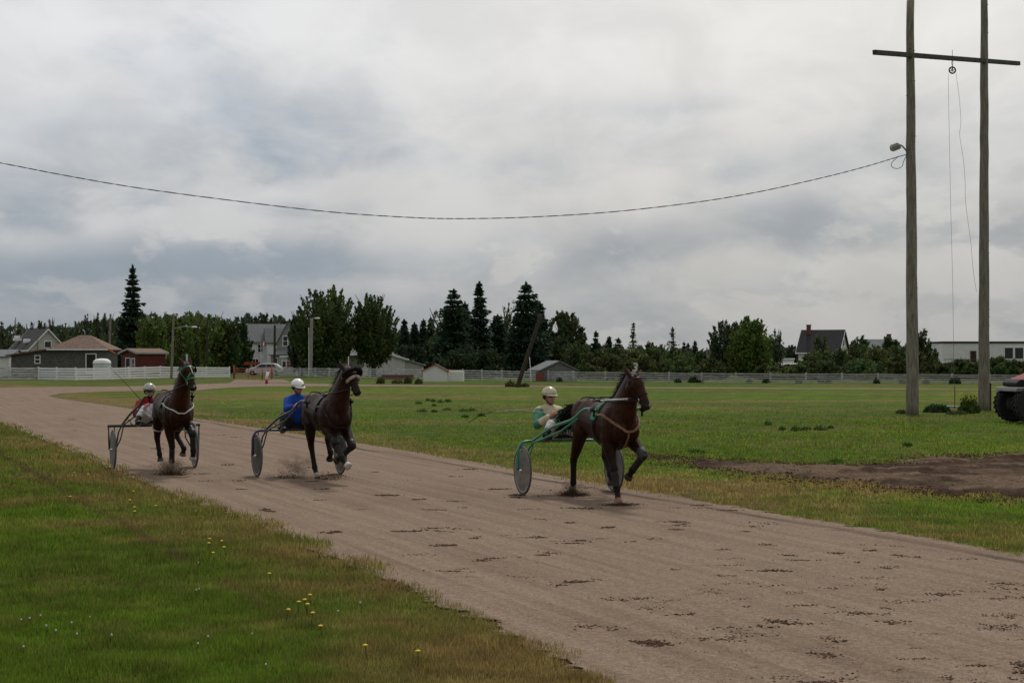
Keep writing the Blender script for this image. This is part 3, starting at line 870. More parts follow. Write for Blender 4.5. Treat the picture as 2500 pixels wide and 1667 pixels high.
WR, HUBY = .365, .75
def sulky(rig, m_frame, label, group, disc, tip=(1.95, .37, 1.33), arch=True, seat_m=None):
    root = rig_empty(rig, 'sulky', (0, 0, 0))
    tag(root, label, 'sulky', group)
    zb = .80
    mb = MB()
    if arch:
        pts = [(0, -HUBY - .07, WR), (0, -HUBY - .075, WR + .25), (-.01, -HUBY - .06, zb - .10), (-.02, -HUBY + .0, zb - .02), (-.02, -.62, zb), (-.02, -.3, zb), (-.02, .3, zb), (-.02, .62, zb), (-.02, HUBY - .0, zb - .02),
               (-.01, HUBY + .06, zb - .10), (0, HUBY + .075, WR + .25), (0, HUBY + .07, WR)]
        mb.tube(smooth_path(pts, 60), .021, 8)
    else:
        mb.tube([(-.02, -HUBY - .10, zb), (-.02, HUBY + .10, zb)], .026, 8)
        for s in (-1, 1): mb.tube([(-.02, s * (HUBY + .085), zb), (0, s * (HUBY + .07), WR)], .015, 8)
    mb.build('crossbar', m_frame, root, True)
    for s in (-1, 1):
        mb = MB()
        mb.tube(smooth_path([(-.02, s * .60, zb - .0), (.10, s * .60, zb + .03), (.7, s * .545, zb + .24), (1.25, s * .46, 1.17 + (tip[2] - 1.33)), (1.55, s * .42, tip[2] - .02), (1.75, s * .39, tip[2] + .01), (tip[0], s * tip[1], tip[2])], 30), .021, 8)
        mb.build('shaft', m_frame, root, True)
        mb = MB(); mb.tube([(tip[0] - .17, s * (tip[1] + .012), tip[2]), (tip[0] - .05, s * tip[1], tip[2])], [.036, .036], 12)
        mb.tube([(tip[0] - .10, s * tip[1], tip[2] + .05), (tip[0] - .11, s * tip[1], tip[2] - .10)], .016, 8); mb.build('tug_loop', M_TACK, root, True)
        MB().tube([(tip[0] - .20, s * (tip[1] + .016), tip[2]), (tip[0] - .165, s * (tip[1] + .012), tip[2])], .029, 12).build('tape', M_WHITE, root, True)
        mb = MB()
        mb.tube([(0, s * (HUBY - .05), WR + .03), (.0, s * .655, zb - .12), (.12, s * .63, zb - .02), (1.0, s * .52, 1.0), (1.42, s * .445, 1.19 + (tip[2] - 1.33))], .014, 8)
        mb.tube([(-.02, s * .56, zb), (-.12, s * .60, .55), (-.05, s * (HUBY - .05), WR)], .012, 8)
        mb.tube([(0, s * (HUBY - .055), WR), (0, s * (HUBY - .02), zb - .02)], .012, 8)
        mb.build('strut', m_frame, root, True)
        wh = empty('wheel', (0, s * HUBY, WR)); wh.parent = root
        wh.rotation_euler = (0, R(37 * (s + 2)), 0)
        MB().torus((0, 0, 0), WR - .018, .019, 'y', 56, 8).build('tyre', M_TYRE, wh, True)
        MB().torus((0, 0, 0), WR - .043, .011, 'y', 56, 6).build('rim', M_RIM, wh, True)
        mb = MB()
        for q_ in (-1, 1):
            n = 40; vs = [(0, q_ * .022, 0)] + [((WR - .046) * math.cos(2 * PI * i / n), q_ * .008, (WR - .046) * math.sin(2 * PI * i / n)) for i in range(n)]
            mb.add(vs, [(0, 1 + i, 1 + (i + 1) % n) for i in range(n)])
        mb.build('disc', disc, wh)
        MB().tube([(0, -.065, 0), (0, .065, 0)], [.022, .022], 10).build('hub', M_STEEL, wh, True)
        mb = MB(); mb.tube([(.42, s * .57, .95), (.42, s * .50, .90)], .010, 6)
        mb.tube([(.42, s * .50, .90), (.50, s * .50, .86), (.40, s * .46, .84)], .012, 6); mb.build('stirrup', m_frame, root, True)
    mb = MB()
    mb.box((-.18, -.04, zb + .06), (.34, .40, .05)); mb.build('seat', seat_m or M_TACK, root, bevel=.02)
    mb = MB(); mb.tube([(-.02, -.14, zb), (-.30, -.14, zb + .02)], .014, 6); mb.tube([(-.02, .10, zb), (-.30, .10, zb + .02)], .014, 6); mb.tube([(-.30, -.2, zb + .02), (-.30, .16, zb + .02)], .014, 6)
    mb.build('seat_bracket', m_frame, root, True)
    return root


def driver(rig, lat, label, look, colors, lean=0.0, pelvis=(-.20, -.02, .93), hands=None, knees=None, feet=None, headz=1.50, headx=-.24):
    """seated, leaning back, arms reaching forward to the lines, feet on the stirrups"""
    root = rig_empty(rig, 'person', (0, 0, 0))
    tag(root, label, 'person')
    pel = Vector(pelvis); hd = Vector((headx, lat, headz)); neck = hd + Vector((-.03, 0, -.15)); ch = pel.lerp(neck, .66) + Vector((-.04, 0, 0))
    sh = {s: neck + Vector((.0, s * .165, -.085)) for s in (-1, 1)}
    hands = hands or {-1: (.28, lat - .13, 1.17), 1: (.30, lat + .17, 1.16)}
    knees = knees or {-1: (.22, -.36, 1.05), 1: (.22, .33, 1.06)}
    feet = feet or {-1: (.42, -.50, .86), 1: (.42, .47, .87)}
    side = Vector((0, 1, 0))
    def torso(mb, g_):
        mb.loft([pel + Vector((0, 0, -.08)), pel, pel.lerp(ch, .5), ch, neck + Vector((0, 0, -.07)), neck + Vector((0, 0, -.0))],
                [(.15 + g_, .11 + g_), (.17 + g_, .125 + g_), (.155 + g_, .115 + g_), (.185 + g_, .125 + g_), (.165 + g_, .09 + g_), (.065 + g_ * .5, .06 + g_ * .5)], side=side, n=16, p=2.3)
        for s in (-1, 1): mb.loft([neck + Vector((0, 0, -.05)), sh[s]], [.07 + g_, .062 + g_], n=12); mb.ell(sh[s], .058 + g_)
    arms = {}
    for s in (-1, 1):
        h = Vector(hands[s]); mid = sh[s].lerp(h, .5)
        d = (h - sh[s]).length; bend = math.sqrt(max(.003, (.30 ** 2) - (d / 2) ** 2)) if d < .6 else .05
        el = mid + Vector((-.1, s * .55, -.83)).normalized() * bend
        arms[s] = (sh[s], el, h)
    def arm(mb, s, g_, end=1.0):
        a, e, h = arms[s]; w_ = e.lerp(h, end)
        mb.loft([a, a.lerp(e, .5), e, e.lerp(h, .4), w_], [.055 + g_, .048 + g_, .042 + g_, .038 + g_, .028 + g_ * .8], side=(.3, .2, .9), n=12)
    def leg(mb, s, g_, full=True):
        hp = pel + Vector((.03, s * .10, -.04)); k_ = Vector(knees[s]); f_ = Vector(feet[s]) + Vector((-.05, 0, .06))
        mb.loft([hp, hp.lerp(k_, .5), k_], [.095 + g_, .080 + g_, .058 + g_], n=12)
        mb.ell(k_, .060 + g_)
        e_ = f_ if full else k_.lerp(f_, .55)
        mb.loft([k_, k_.lerp(f_, .35), e_], [.056 + g_, .056 + g_, .040 + g_ if full else .05 + g_], n=12)
    def foot(mb, s, g_):
        f_ = Vector(feet[s]); k_ = Vector(knees[s]); a = f_ + Vector((-.05, 0, .06))
        mb.loft([k_.lerp(a, .42), k_.lerp(a, .8), a, f_ + Vector((-.01, 0, .0)), f_ + Vector((.10, s * .01, .02)), f_ + Vector((.19, s * .02, .045)), f_ + Vector((.215, s * .02, .05))],
                [.052 + g_, .046 + g_, .045 + g_, .046 + g_, .044 + g_, .036 + g_, .015 + g_], n=12)
    mb = MB(); torso(mb, -.012)
    for s in (-1, 1):
        arm(mb, s, -.010); leg(mb, s, -.012); foot(mb, s, -.010)
        h = arms[s][2]; e = arms[s][1]; ad = (h - e).normalized()
        ip = Vector((0, -s, .0)); ip = (ip - ad * ip.dot(ad)).normalized(); up_ = ad.cross(ip) * -s
        if up_.z < 0: up_ = -up_
        mb.loft([e.lerp(h, .93), h + ad * .03, h + ad * .075, h + ad * .095], [(.024, .019), (.034, .020), (.038, .019), (.034, .014)], side=up_, n=10)
        for i in range(4):                                          # four curled fingers
            b0 = h + ad * .085 + up_ * (.028 - .0185 * i)
            L = (.9, 1.0, .95, .78)[i]
            mb.tube([b0, b0 + ad * .028 * L + ip * .010, b0 + ad * .030 * L + ip * .034 * L, b0 + ad * .004 + ip * .040 * L], [.0095, .009, .0085, .007], 7)
        t0 = h + ad * .025 + up_ * .026
        mb.tube([t0, t0 + ad * .030 + up_ * .020 + ip * .012, t0 + ad * .050 + up_ * .012 + ip * .032], [.011, .010, .008], 7)
    # head and face
    lk = Vector(look).normalized(); rt = Vector((0, 0, 1)).cross(lk).normalized(); up = lk.cross(rt)
    M3 = Matrix((lk, rt, up)).transposed()
    q_ = lambda a, b_, c_: hd + M3 @ Vector((a, b_, c_))
    mb.loft([neck + Vector((0, 0, -.04)), neck + Vector((.005, 0, .05)), hd + Vector((-.01, 0, -.05))], [.060, .055, .055], n=12)
    mb.ell(hd + M3 @ Vector((-.012, 0, .03)), (.096, .076, .095), M=M3)
    mb.loft([q_(.02, 0, .03), q_(.045, 0, -.03), q_(.055, 0, -.075), q_(.058, 0, -.105)], [(.066, .055), (.062, .048), (.048, .038), (.026, .022)], side=rt, n=12)
    mb.loft([q_(.082, 0, .028), q_(.100, 0, .0), q_(.108, 0, -.018), q_(.092, 0, -.028)], [(.009, .010), (.011, .011), (.015, .012), (.012, .008)], side=rt, n=8)
    for s in (-1, 1):
        mb.ell(q_(-.005, s * .078, .0), (.020, .010, .030), M=M3); mb.ell(q_(.052, s * .040, -.025), .024)
    mb.ell(q_(.092, 0, -.052), (.010, .022, .006), M=M3); mb.ell(q_(.089, 0, -.066), (.010, .018, .006), M=M3)
    me = fuse(mb, .0075, 2)
    P = coords(me); c = np.tile(np.array([.42, .21, .145]), (len(P), 1))
    d, _ = segdist(P, q_(.10, -.022, -.058), q_(.10, .022, -.058)); c = c + (np.array([.30, .09, .08]) - c) * (1 - sstep(d, .006, .014))[:, None]
    setcol(me, c)
    link('body', me, M_PSKIN, root)
    # clothes
    mb = MB(); torso(mb, .016)
    for s in (-1, 1): arm(mb, s, .030, .88)
    mb.loft([neck + Vector((-.01, 0, -.06)), neck + Vector((0, 0, .03))], [.085, .066], n=14)
    jm = fuse(mb, .011, 3); P = coords(jm); setcol(jm, colors['jacket'](P, arms, neck, pel)); link('jacket', jm, M_CLOTH, root)
    mb = MB(); mb.loft([pel + Vector((-.02, 0, -.09)), pel + Vector((0, 0, -.02)), pel + Vector((0, 0, .07))], [(.155, .12), (.178, .135), (.172, .128)], side=side, n=16)
    for s in (-1, 1): leg(mb, s, .012, False)
    tm = fuse(mb, .011, 2); setcol(tm, np.tile(np.array(colors['trousers']), (len(tm.vertices), 1))); link('trousers', tm, M_CLOTH, root)
    for s in (-1, 1):
        mb = MB(); foot(mb, s, .006); bm_ = fuse(mb, .009, 2); link('boot', bm_, colors['boot'], root)
    # helmet: shell, brim, straps, glasses
    hm = empty('helmet', hd + M3 @ Vector((0, 0, 0))); hm.parent = root; hm.rotation_euler = M3.to_euler()
    vs, fs, n, m_ = [], [], 28, 10
    for i in range(m_ + 1):
        ph = PI / 2 * (1 - i / m_) - (.20 if i == m_ else 0)
        for j in range(n):
            th = 2 * PI * j / n; lowr = -.005 if i == m_ else 0
            vs.append((.132 * math.cos(ph) * math.cos(th) - .012, .112 * math.cos(ph) * math.sin(th), .028 + .118 * math.sin(ph) + (.012 * math.cos(th) if i >= m_ - 1 else 0)))
    fs = [(i * n + j, i * n + (j + 1) % n, (i + 1) * n + (j + 1) % n, (i + 1) * n + j) for i in range(m_) for j in range(n)]
    mb = MB().add(vs, fs)
    o = mb.build('shell', colors['helmet'], hm, True); sd = o.modifiers.new('t', 'SOLIDIFY'); sd.thickness = .012; sd.offset = -1
    mb = MB()
    arc = [R(a) for a in range(-62, 63, 8)]
    top_ = [(.118 * math.cos(a) - .006, .108 * math.sin(a), .030) for a in arc]; out_ = [(.150 * math.cos(a) ** .8 if math.cos(a) > 0 else 0, .112 * math.sin(a), .014) for a in arc]
    k = len(arc); vs = top_ + out_ + [(x, y, z - .008) for x, y, z in out_] + [(x, y, z - .008) for x, y, z in top_]
    mb.add(vs, [(a * k + i, a * k + i + 1, ((a + 1) % 4) * k + i + 1, ((a + 1) % 4) * k + i) for a in range(4) for i in range(k - 1)])
    mb.build('visor', colors.get('visor', colors['helmet']), hm, True)
    mb = MB()
    for s in (-1, 1):
        mb.loft([(-.035, s * .088, .035), (-.025, s * .086, -.02), (0, s * .080, -.05)], [(.05, .014), (.042, .014), (.02, .010)], side=(1, 0, 0), n=10)
        mb.tube([(0, s * .082, -.04), (.03, s * .060, -.085), (.055, s * .02, -.125)], .007, 6)
    mb.tube([(.055, -.02, -.125), (.058, 0, -.128), (.055, .02, -.125)], .007, 6)
    mb.build('chin_strap', M_TACK, hm, True)
    if colors.get('badge'):
        mb = MB(); mb.ell((.108, .052, .075), (.008, .013, .013)); mb.build('badge', mat('gold_badge', (.5, .33, .06), .4), hm, True)
        mb = MB(); mb.ell((.124, .012, .055), (.006, .006, .016)); mb.ell((.119, .030, .055), (.006, .006, .016)); mb.tube([(.127, .010, .068), (.121, .032, .043)], .005, 5); mb.build('badge', M_TACK, hm, True)
    mb = MB()
    gl = [(.104 - .9 * y * y / .12, y, .006) for y in (-.082, -.06, -.035, -.012, 0, .012, .035, .06, .082)]
    mb.loft(gl, [(.006, .004), (.018, .006), (.021, .006), (.014, .006), (.008, .006), (.014, .006), (.021, .006), (.018, .006), (.006, .004)], side=(0, 0, 1), n=8)
    if colors.get('glasses', True):
        mb.build('sunglasses', M_EYE, hm, True)
    return root, arms
M_PSKIN = mat_vcol('driver_skin', .5, .35, .1, 30)
M_CLOTH = mat_vcol('driver_cloth', .75, .15, .14, 10, .8, 13)
# ------------------------------------------------------------------ the three outfits
def pn(P, s, o=0.0):
    return np.array([mnoise.noise(Vector((float(a) * s + o, float(b) * s, float(c) * s))) for a, b, c in P])
CREAM, JGREEN, YEL = np.array([.52, .45, .31]), np.array([.07, .21, .14]), np.array([.55, .42, .10])
def jacket_green(P, arms, neck, pel):
    c = np.tile(CREAM, (len(P), 1))
    for s in (-1, 1):
        a, e, h = arms[s]
        d, t = segdist(P, a, e); k = (1 - sstep(d, .10, .12)) * sstep(t + .25 * pn(P, 8.0, 2), .10, .16)
        y = (sstep(pn(P, 9.0, s * 3 + 1), .16, .24) * (t > .2) * (t < .8))[:, None]
        g_ = JGREEN * (1 - y) + YEL * y
        c = c + (g_ - c) * k[:, None]
    k = sstep(pn(P, 7.0, 5.0) * .8 + (pel.z + .30 - P[:, 2]) * 2.6, .10, .18)
    d, t = segdist(P, arms[-1][1], arms[-1][2]); k = k * sstep(d, .07, .09)
    c = c + (JGREEN - c) * k[:, None]
    return c
def jacket_blue(P, arms, neck, pel):
    return np.tile(np.array([.010, .055, .30]), (len(P), 1))
def jacket_red(P, arms, neck, pel):
    c = np.tile(np.array([.27, .010, .010]), (len(P), 1))
    front = (P[:, 0] > -.16) & (np.abs(P[:, 1] - neck.y) < .12) & (P[:, 2] < neck.z - .10)
    c[front] = (.62, .60, .66)
    for s in (-1, 1):
        d, t = segdist(P, arms[s][1], arms[s][2]); k = (1 - sstep(d, .07, .09)) * (t > .45)
        c = c + (np.array([.60, .56, .52]) - c) * k[:, None]
    return c
GRP_H, GRP_S = 'trotting horses', 'racing sulkies'
m_gfr = mat('green_frame', (.02, .20, .115), .3, .15, 8, spec=.6)
m_nfr = mat('navy_frame', (.015, .028, .07), .3, .2, 8, spec=.6)
m_kfr = mat('black_frame', (.02, .02, .026), .35, .2, 8, spec=.6)
m_h3 = mat('cream_helmet', (.34, .30, .10), .3, .1, 11, c2=(.55, .54, .45), spec=.6)
m_h2 = mat('white_helmet', (.80, .80, .78), .22, .03, 6, spec=.6)
m_h1 = mat('silver_helmet', (.20, .20, .14), .25, .2, 9, c2=(.50, .50, .48), spec=.6)
m_darkdisc = mat('dark_disc', (.045, .05, .05), .4, .3, 8, spec=.4)
m_greydisc = mat('grey_disc', (.16, .15, .135), .45, .3, 8)
m_bboot = mat('black_boot', (.015, .015, .015), .4, .2, 20)

def hooks(rig, HP, off, lat, arms, name, label, head_pole=None, m_line=None):
    """driving lines from the bit over the back to the hands"""
    root = rig_empty(rig, name, (0, 0, 0)); tag(root, label, 'driving lines')
    o = Vector(off)
    for s in (-1, 1):
        h = arms[s][2] + (arms[s][2] - arms[s][1]).normalized() * .07
        b = HP(.69, s * .075, -.03) + o
        mb = MB()
        t1 = Vector((.22, s * .10, 1.47)) + o
        t0 = Vector((.55, s * .24, 1.44)) + o
        pts = smooth_path([b, b.lerp(t0, .5) + Vector((0, 0, -.01)), t0, t1], 16) + smooth_path([t1, Vector((-.5, s * .12, 1.475)) + o, Vector((-.9, s * .1, 1.36)) + o, h, h + Vector((-.12, 0, -.10)), h + Vector((-.16, 0, -.3))], 24)[1:]
        mb.loft(pts, [(.0105, .004)] * len(pts), side=(0, 0, 1), n=6)
        mb.build('line', m_line or M_TACK, root, True)
    return root

# ---- number 3, nearest, green sulky
RG = rig_for((1275, 1203), (1504, 1206), 20)
pose3 = dict(poll=(.94, .02, 1.79), nose=(1.22, .10, 1.35), face=(-.28, 1, 0), ear=.05, seed=5, tail=(-.24, -.24, -.16),
             rf=((.60, -.13, .50), (.68, -.12, .215), (.74, -.12, .01)),
             lf=((.88, .20, .70), (.70, .10, .47), (.60, .08, .36)),
             rh=((-.46, -.19, .98), (-.80, -.17, .54), (-.86, -.15, .20), (-.92, -.14, .06)),
             lh=((-.30, .19, .93), (-.42, .18, .60), (-.16, .16, .34), (-.13, .15, .20)))
tack3 = dict(coat=(.036, .0112, .0042), bridle=M_TACK, collar=M_TAN, collar_drop=1.02, pad=M_GREEN, number='3', num_turn=-12, blinkers=False,
             hoof={'rf': (.30, .17, .13)}, boots={'rf': M_TACK, 'lf': M_TACK, 'lh': M_TACK}, knee_boots={'lf': mat('grey_boot', (.05, .05, .052), .6)},
             marks=[((.93, .02, .045), .035, (.32, .24, .20))])
HO3 = (1.28, .05, 0)
h3, me3, HP3 = horse(RG, HO3, pose3, 'dark bay horse wearing the white number 3, nearest and drawing the green sulky', GRP_H, tack3)
sulky(RG, m_gfr, 'green framed sulky with dusty disc wheels behind the horse wearing number 3', GRP_S, M_DISC)
d3, arms3 = driver(RG, -.22, 'driver in cream and green silks with pale helmet and sunglasses on the green sulky', (1, .16, -.06),
                   dict(jacket=jacket_green, trousers=(.62, .61, .62), boot=m_bboot, helmet=m_h3, visor=m_h3),
                   pelvis=(-.20, -.08, .93), headz=1.475, headx=-.24,
                   hands={-1: (.14, -.34, 1.19), 1: (.18, -.02, 1.18)}, knees={-1: (.22, -.38, 1.06), 1: (.24, .24, 1.08)}, feet={-1: (.36, -.50, .84), 1: (.40, .40, .85)})
hooks(RG, HP3, HO3, 0, arms3, 'reins', 'long black reins from the bit of the horse with number 3 to its driver')
hp = rig_empty(RG, 'head_pole', (0, 0, 0)); tag(hp, 'slim white and black head pole along the neck of the horse with number 3', 'head pole')
a_, b_ = HP3(.62, -.135, -.04) + Vector(HO3), Vector((.18, -.27, 1.44)) + Vector(HO3)
MB().tube([a_.lerp(b_, .12), a_.lerp(b_, .80)], .013, 8).build('rod', mat('pole_white', (.55, .56, .55), .35), hp, True)
MB().tube([a_, a_.lerp(b_, .12)], .010, 8).build('strap_end', M_TACK, hp, True); MB().tube([a_.lerp(b_, .80), b_], .017, 8).build('sleeve', M_TACK, hp, True)
wp = rig_empty(RG, 'whip', (0, 0, 0)); tag(wp, 'thin whip held level out to the side by the driver in cream and green', 'whip')
hh = arms3[-1][2] + Vector((.05, 0, .03))
MB().tube(smooth_path([hh, hh + Vector((-.15, -.45, .05)), hh + Vector((-.3, -.85, .03))], 12), [.006 - .0003 * i for i in range(12)], 6).build('shaft', mat('pale_green_whip', (.30, .42, .36), .5), wp, True)
MB().tube(smooth_path([hh + Vector((-.3, -.85, .03)), hh + Vector((-.4, -1.02, -.03)), hh + Vector((-.5, -1.16, -.14))], 8), .005, 5).build('lash', M_TACK, wp, True)

# ---- middle outfit, navy sulky
RB = rig_for((624, 1160), (837, 1162), 23)
pose2 = dict(poll=(1.00, .06, 1.86), nose=(1.27, .15, 1.46), face=(-.25, 1, .10), ear=.05, seed=9, tail=(-.4, .1, -.2),
             rf=((.84, -.10, .68), (1.02, -.03, .42), (1.14, .04, .29)),
             lf=((.86, .18, .62), (.64, .06, .44), (.52, .0, .36)),
             rh=((-.38, -.19, .95), (-.62, -.10, .56), (-.56, -.05, .18), (-.46, -.03, .01)),
             lh=((-.32, .19, .95), (-.60, .19, .66), (-.52, .22, .42), (-.60, .22, .30)))
tack2 = dict(coat=(.030, .0115, .0058), bridle=M_TACK, collar=M_TACK, collar_drop=.86, martingale=False, plate=(.10, .008, .14), num_turn=-23,
             hoof={'rf': (.48, .44, .38), 'rh': (.42, .38, .32), 'lh': (.03, .03, .03)}, boots={'rf': M_TACK, 'lf': M_TACK, 'lh': M_TACK}, knee_boots={'rf': M_TACK, 'lf': M_TACK})
HO2 = (1.28, .13, 0)
h2, me2, HP2 = horse(RB, HO2, pose2, 'brown horse with a thick black shadow roll, middle of the three, drawing the navy sulky', GRP_H, tack2)
# shadow roll: a black fleece arch over a pale one
sr = []
for a in range(-10, 191, 12):
    an = R(a); sr.append(HP2(.27, .155 * math.cos(an), .03 + .185 * math.sin(an)))
MB().tube(sr, [.024] + [.036] * (len(sr) - 2) + [.024], 10).build('shadow_roll', M_FLEECE, h2, True)
sr = [HP2(.46, .100 * math.cos(R(a)), .0 + .145 * math.sin(R(a))) for a in range(-20, 201, 14)]
MB().tube(sr, [.015] + [.028] * (len(sr) - 2) + [.015], 10).build('noseband_fleece', M_WFLEECE, h2, True)
sulky(RB, m_nfr, 'navy framed sulky with dark disc wheels in the middle of the track', GRP_S, m_darkdisc, tip=(1.95, .37, 1.34))
d2, arms2 = driver(RB, .03, 'driver in plain blue jacket and white helmet on the navy sulky', (1, .34, -.22),
                   dict(jacket=jacket_blue, trousers=(.022, .024, .028), boot=m_bboot, helmet=m_h2, badge=True, glasses=False),
                   pelvis=(-.22, .0, .92), headz=1.545, headx=-.20, hands={-1: (.30, -.16, 1.22), 1: (.30, .16, 1.20)},
                   knees={-1: (.24, -.33, 1.05), 1: (.24, .33, 1.05)}, feet={-1: (.40, -.40, .80), 1: (.42, .42, .82)})
hooks(RB, HP2, HO2, 0, arms2, 'reins', 'dark reins running from the brown middle horse to the driver in blue')

# ---- farthest outfit, black sulky
RK = rig_for((281, 1144), (472, 1143), 22)
pose1 = dict(poll=(1.02, .05, 1.92), nose=(1.26, .13, 1.50), face=(-.25, 1, 0), ear=.05, seed=12, tail=(-.4, .05, -.25),
             rf=((.46, -.10, .50), (.44, -.10, .20), (.47, -.10, .01)),
             lf=((.88, .18, .74), (.86, .20, .42), (.80, .20, .28)),
             rh=((-.44, -.19, .97), (-.66, -.18, .60), (-.62, -.14, .30), (-.62, -.12, .17)),
             lh=((-.30, .19, .95), (-.42, .12, .66), (-.16, .22, .42), (-.20, .20, .29)))
tack1 = dict(coat=(.038, .0120, .0050), bridle=M_GREEN, collar=M_WHITE, collar_w=.022, collar_drop=1.08, martingale=False, neck_strap=M_GREEN, plate=(.05, .03, .12), num_turn=0,
             hoof={'lf': (.34, .32, .29), 'lh': (.14, .12, .11)}, boots={'rf': M_TACK, 'lf': M_TACK}, knee_boots={'lf': M_TACK}, hobbles=['rh', 'lf'], hobble_col=M_WHITE,
             marks=[((.90, .0, .05), .03, (.35, .30, .27))])
HO1 = (1.28, .13, 0)
h1, me1, HP1 = horse(RK, HO1, pose1, 'bay horse in a green bridle and white breast strap, last of the three', GRP_H, tack1)
strap(me1, 'head_strap', [HP1(.12, 0, .12), HP1(.3, .01, .11), HP1(.45, .02, .10)], .018, M_WHITE, h1)
strap(me1, 'nose_strap', [HP1(.42, -.02, .11), HP1(.52, -.07, .07), HP1(.60, -.09, 0)], .030, M_GREEN, h1)
strap(me1, 'nose_strap', [HP1(.42, .02, .11), HP1(.52, .07, .07), HP1(.60, .09, 0)], .030, M_GREEN, h1)
sulky(RK, m_kfr, 'black framed sulky with grey disc wheels behind the horse in the green bridle', GRP_S, m_greydisc, tip=(1.9, .37, 1.38), arch=False)
d1, arms1 = driver(RK, -.06, 'driver in red and white silks leaning low behind the last horse', (1, .1, -.12),
                   dict(jacket=jacket_red, trousers=(.55, .54, .57), boot=m_bboot, helmet=m_h1, visor=M_TACK, glasses=True),
                   pelvis=(-.20, .0, .92), headz=1.445, headx=-.20, hands={-1: (.20, -.20, 1.15), 1: (.22, .20, 1.15)},
                   knees={-1: (.22, -.28, 1.04), 1: (.22, .30, 1.05)}, feet={-1: (.38, -.36, .84), 1: (.42, .44, .85)})
hooks(RK, HP1, HO1, 0, arms1, 'reins', 'long dark reins from the green bridle of the last horse to the driver in red')
wp = rig_empty(RK, 'whip', (0, 0, 0)); tag(wp, 'long thin black whip slanting up from the driver in red', 'whip')
hh = arms1[-1][2] + Vector((.02, 0, .03))
MB().tube(smooth_path([hh, hh + Vector((-.1, -.28, .34)), hh + Vector((-.15, -.62, .70))], 12), [.007 - .0004 * i for i in range(12)], 6).build('shaft', M_TACK, wp, True)

# ---- soil thrown up by the hooves
M_CLOD = mat('loose_soil', (.062, .037, .023), .95, .35, 20, c2=(.105, .068, .044), spec=.05)
OCT = np.array([(1, 0, 0), (-1, 0, 0), (0, 1, 0), (0, -1, 0), (0, 0, 1), (0, 0, -1)], float)
OF = np.array([(0, 2, 4), (2, 1, 4), (1, 3, 4), (3, 0, 4), (2, 0, 5), (1, 2, 5), (3, 1, 5), (0, 3, 5)])
def grains(name, C, S, m, label, flat=.7, cat='soil'):
    n = len(C); J = rng.uniform(.6, 1.4, (n, 6, 1))
    V = C[:, None, :] + OCT[None] * S[:, None, None] * J * np.array([1, 1, flat])
    F = (OF[None] + 6 * np.arange(n)[:, None, None]).reshape(-1, 3)
    return tag(link(name, fast_mesh(name, V.reshape(-1, 3), F, 3), m), label, cat, kind='stuff')
def puff(rig, off, c, n, r, up, label):
    C = rng.normal(0, 1, (n, 3)) * np.array(r); C[:, 2] = np.abs(C[:, 2]) ** 1.2 * up + .004
    k = rng.random(n); C[:, 0] -= C[:, 2] * .9 * k
    W = np.array([list(rig.w(Vector(off) + Vector(c) + Vector(p))) for p in C])
    W[:, 2] = np.maximum(W[:, 2], .012)
    grains('kicked_up_soil', W, rng.uniform(.0022, .0075, n) * (1 + 1.2 * (rng.random(n) < .04)), M_CLOD, label)
puff(RG, HO3, (-.90, -.12, 0), 2600, (.12, .11, .045), 1.2, 'brown soil flying up under the rear hoof of the horse with number 3')
puff(RG, HO3, (-1.0, -.30, 0), 260, (.25, .30, .22), 1.0, 'scattered grains of soil hanging behind the hooves of the horse with number 3')
puff(RG, HO3, (.76, -.10, 0), 1300, (.10, .13, .02), 1.0, 'soil pushed up by the front hoof of the horse with number 3')
puff(RB, HO2, (-.75, -.45, 0), 700, (.16, .16, .09), 1.5, 'soil kicked up behind the hooves of the brown horse in the middle')
puff(RB, HO2, (-.2, .12, 0), 900, (.18, .14, .07), 1.3, 'soil thrown forward under the belly of the brown horse in the middle')
puff(RK, HO1, (.46, -.10, 0), 3600, (.14, .14, .09), 1.4, 'cloud of soil round the front hoof of the last horse')

def dust(rig, off, c, r, dens, label):
    m = bpy.data.materials.new('dust'); m.use_nodes = True; q = NG(m.node_tree); m.node_tree.nodes.clear()
    o_ = q.n('ShaderNodeOutputMaterial'); pv_ = q.n('ShaderNodeVolumePrincipled'); pv_.inputs['Color'].default_value = (.62, .45, .33, 1)
    t = q.n('ShaderNodeTexCoord'); vl = q.n('ShaderNodeVectorMath', operation='LENGTH'); q.link(t.outputs['Object'], vl.inputs[0])
    f = q.mapr(vl.outputs['Value'], .15, .98, 1.0, 0.0)
    nz_ = q.mapr(q.noise(t.outputs['Object'], 2.4, 4, .6, .5), .42, .68)
    q.link(q.math('MULTIPLY', q.math('MULTIPLY', f, nz_), dens), pv_.inputs['Density']); q.link(pv_.outputs[0], o_.inputs['Volume'])
    o = MB().ell((0, 0, 0), 1.0, n=24, m=14).build('dust_cloud', m, None, True)
    p = rig.w(Vector(off) + Vector(c)); o.location = p; o.rotation_euler = (0, 0, rig.ang); o.scale = r
    return tag(o, label, 'dust', kind='stuff')
dust(RG, HO3, (-.98, -.10, .10), (.30, .24, .16), 26.0, 'brown dust puff at the rear hoof of the horse with number 3')
dust(RB, HO2, (-.95, -.25, .20), (.50, .50, .30), 7, 'thin dust drifting behind the middle horse')
dust(RK, HO1, (.40, -.10, .14), (.34, .30, .22), 24.0, 'brown dust puff at the front hoof of the last horse')
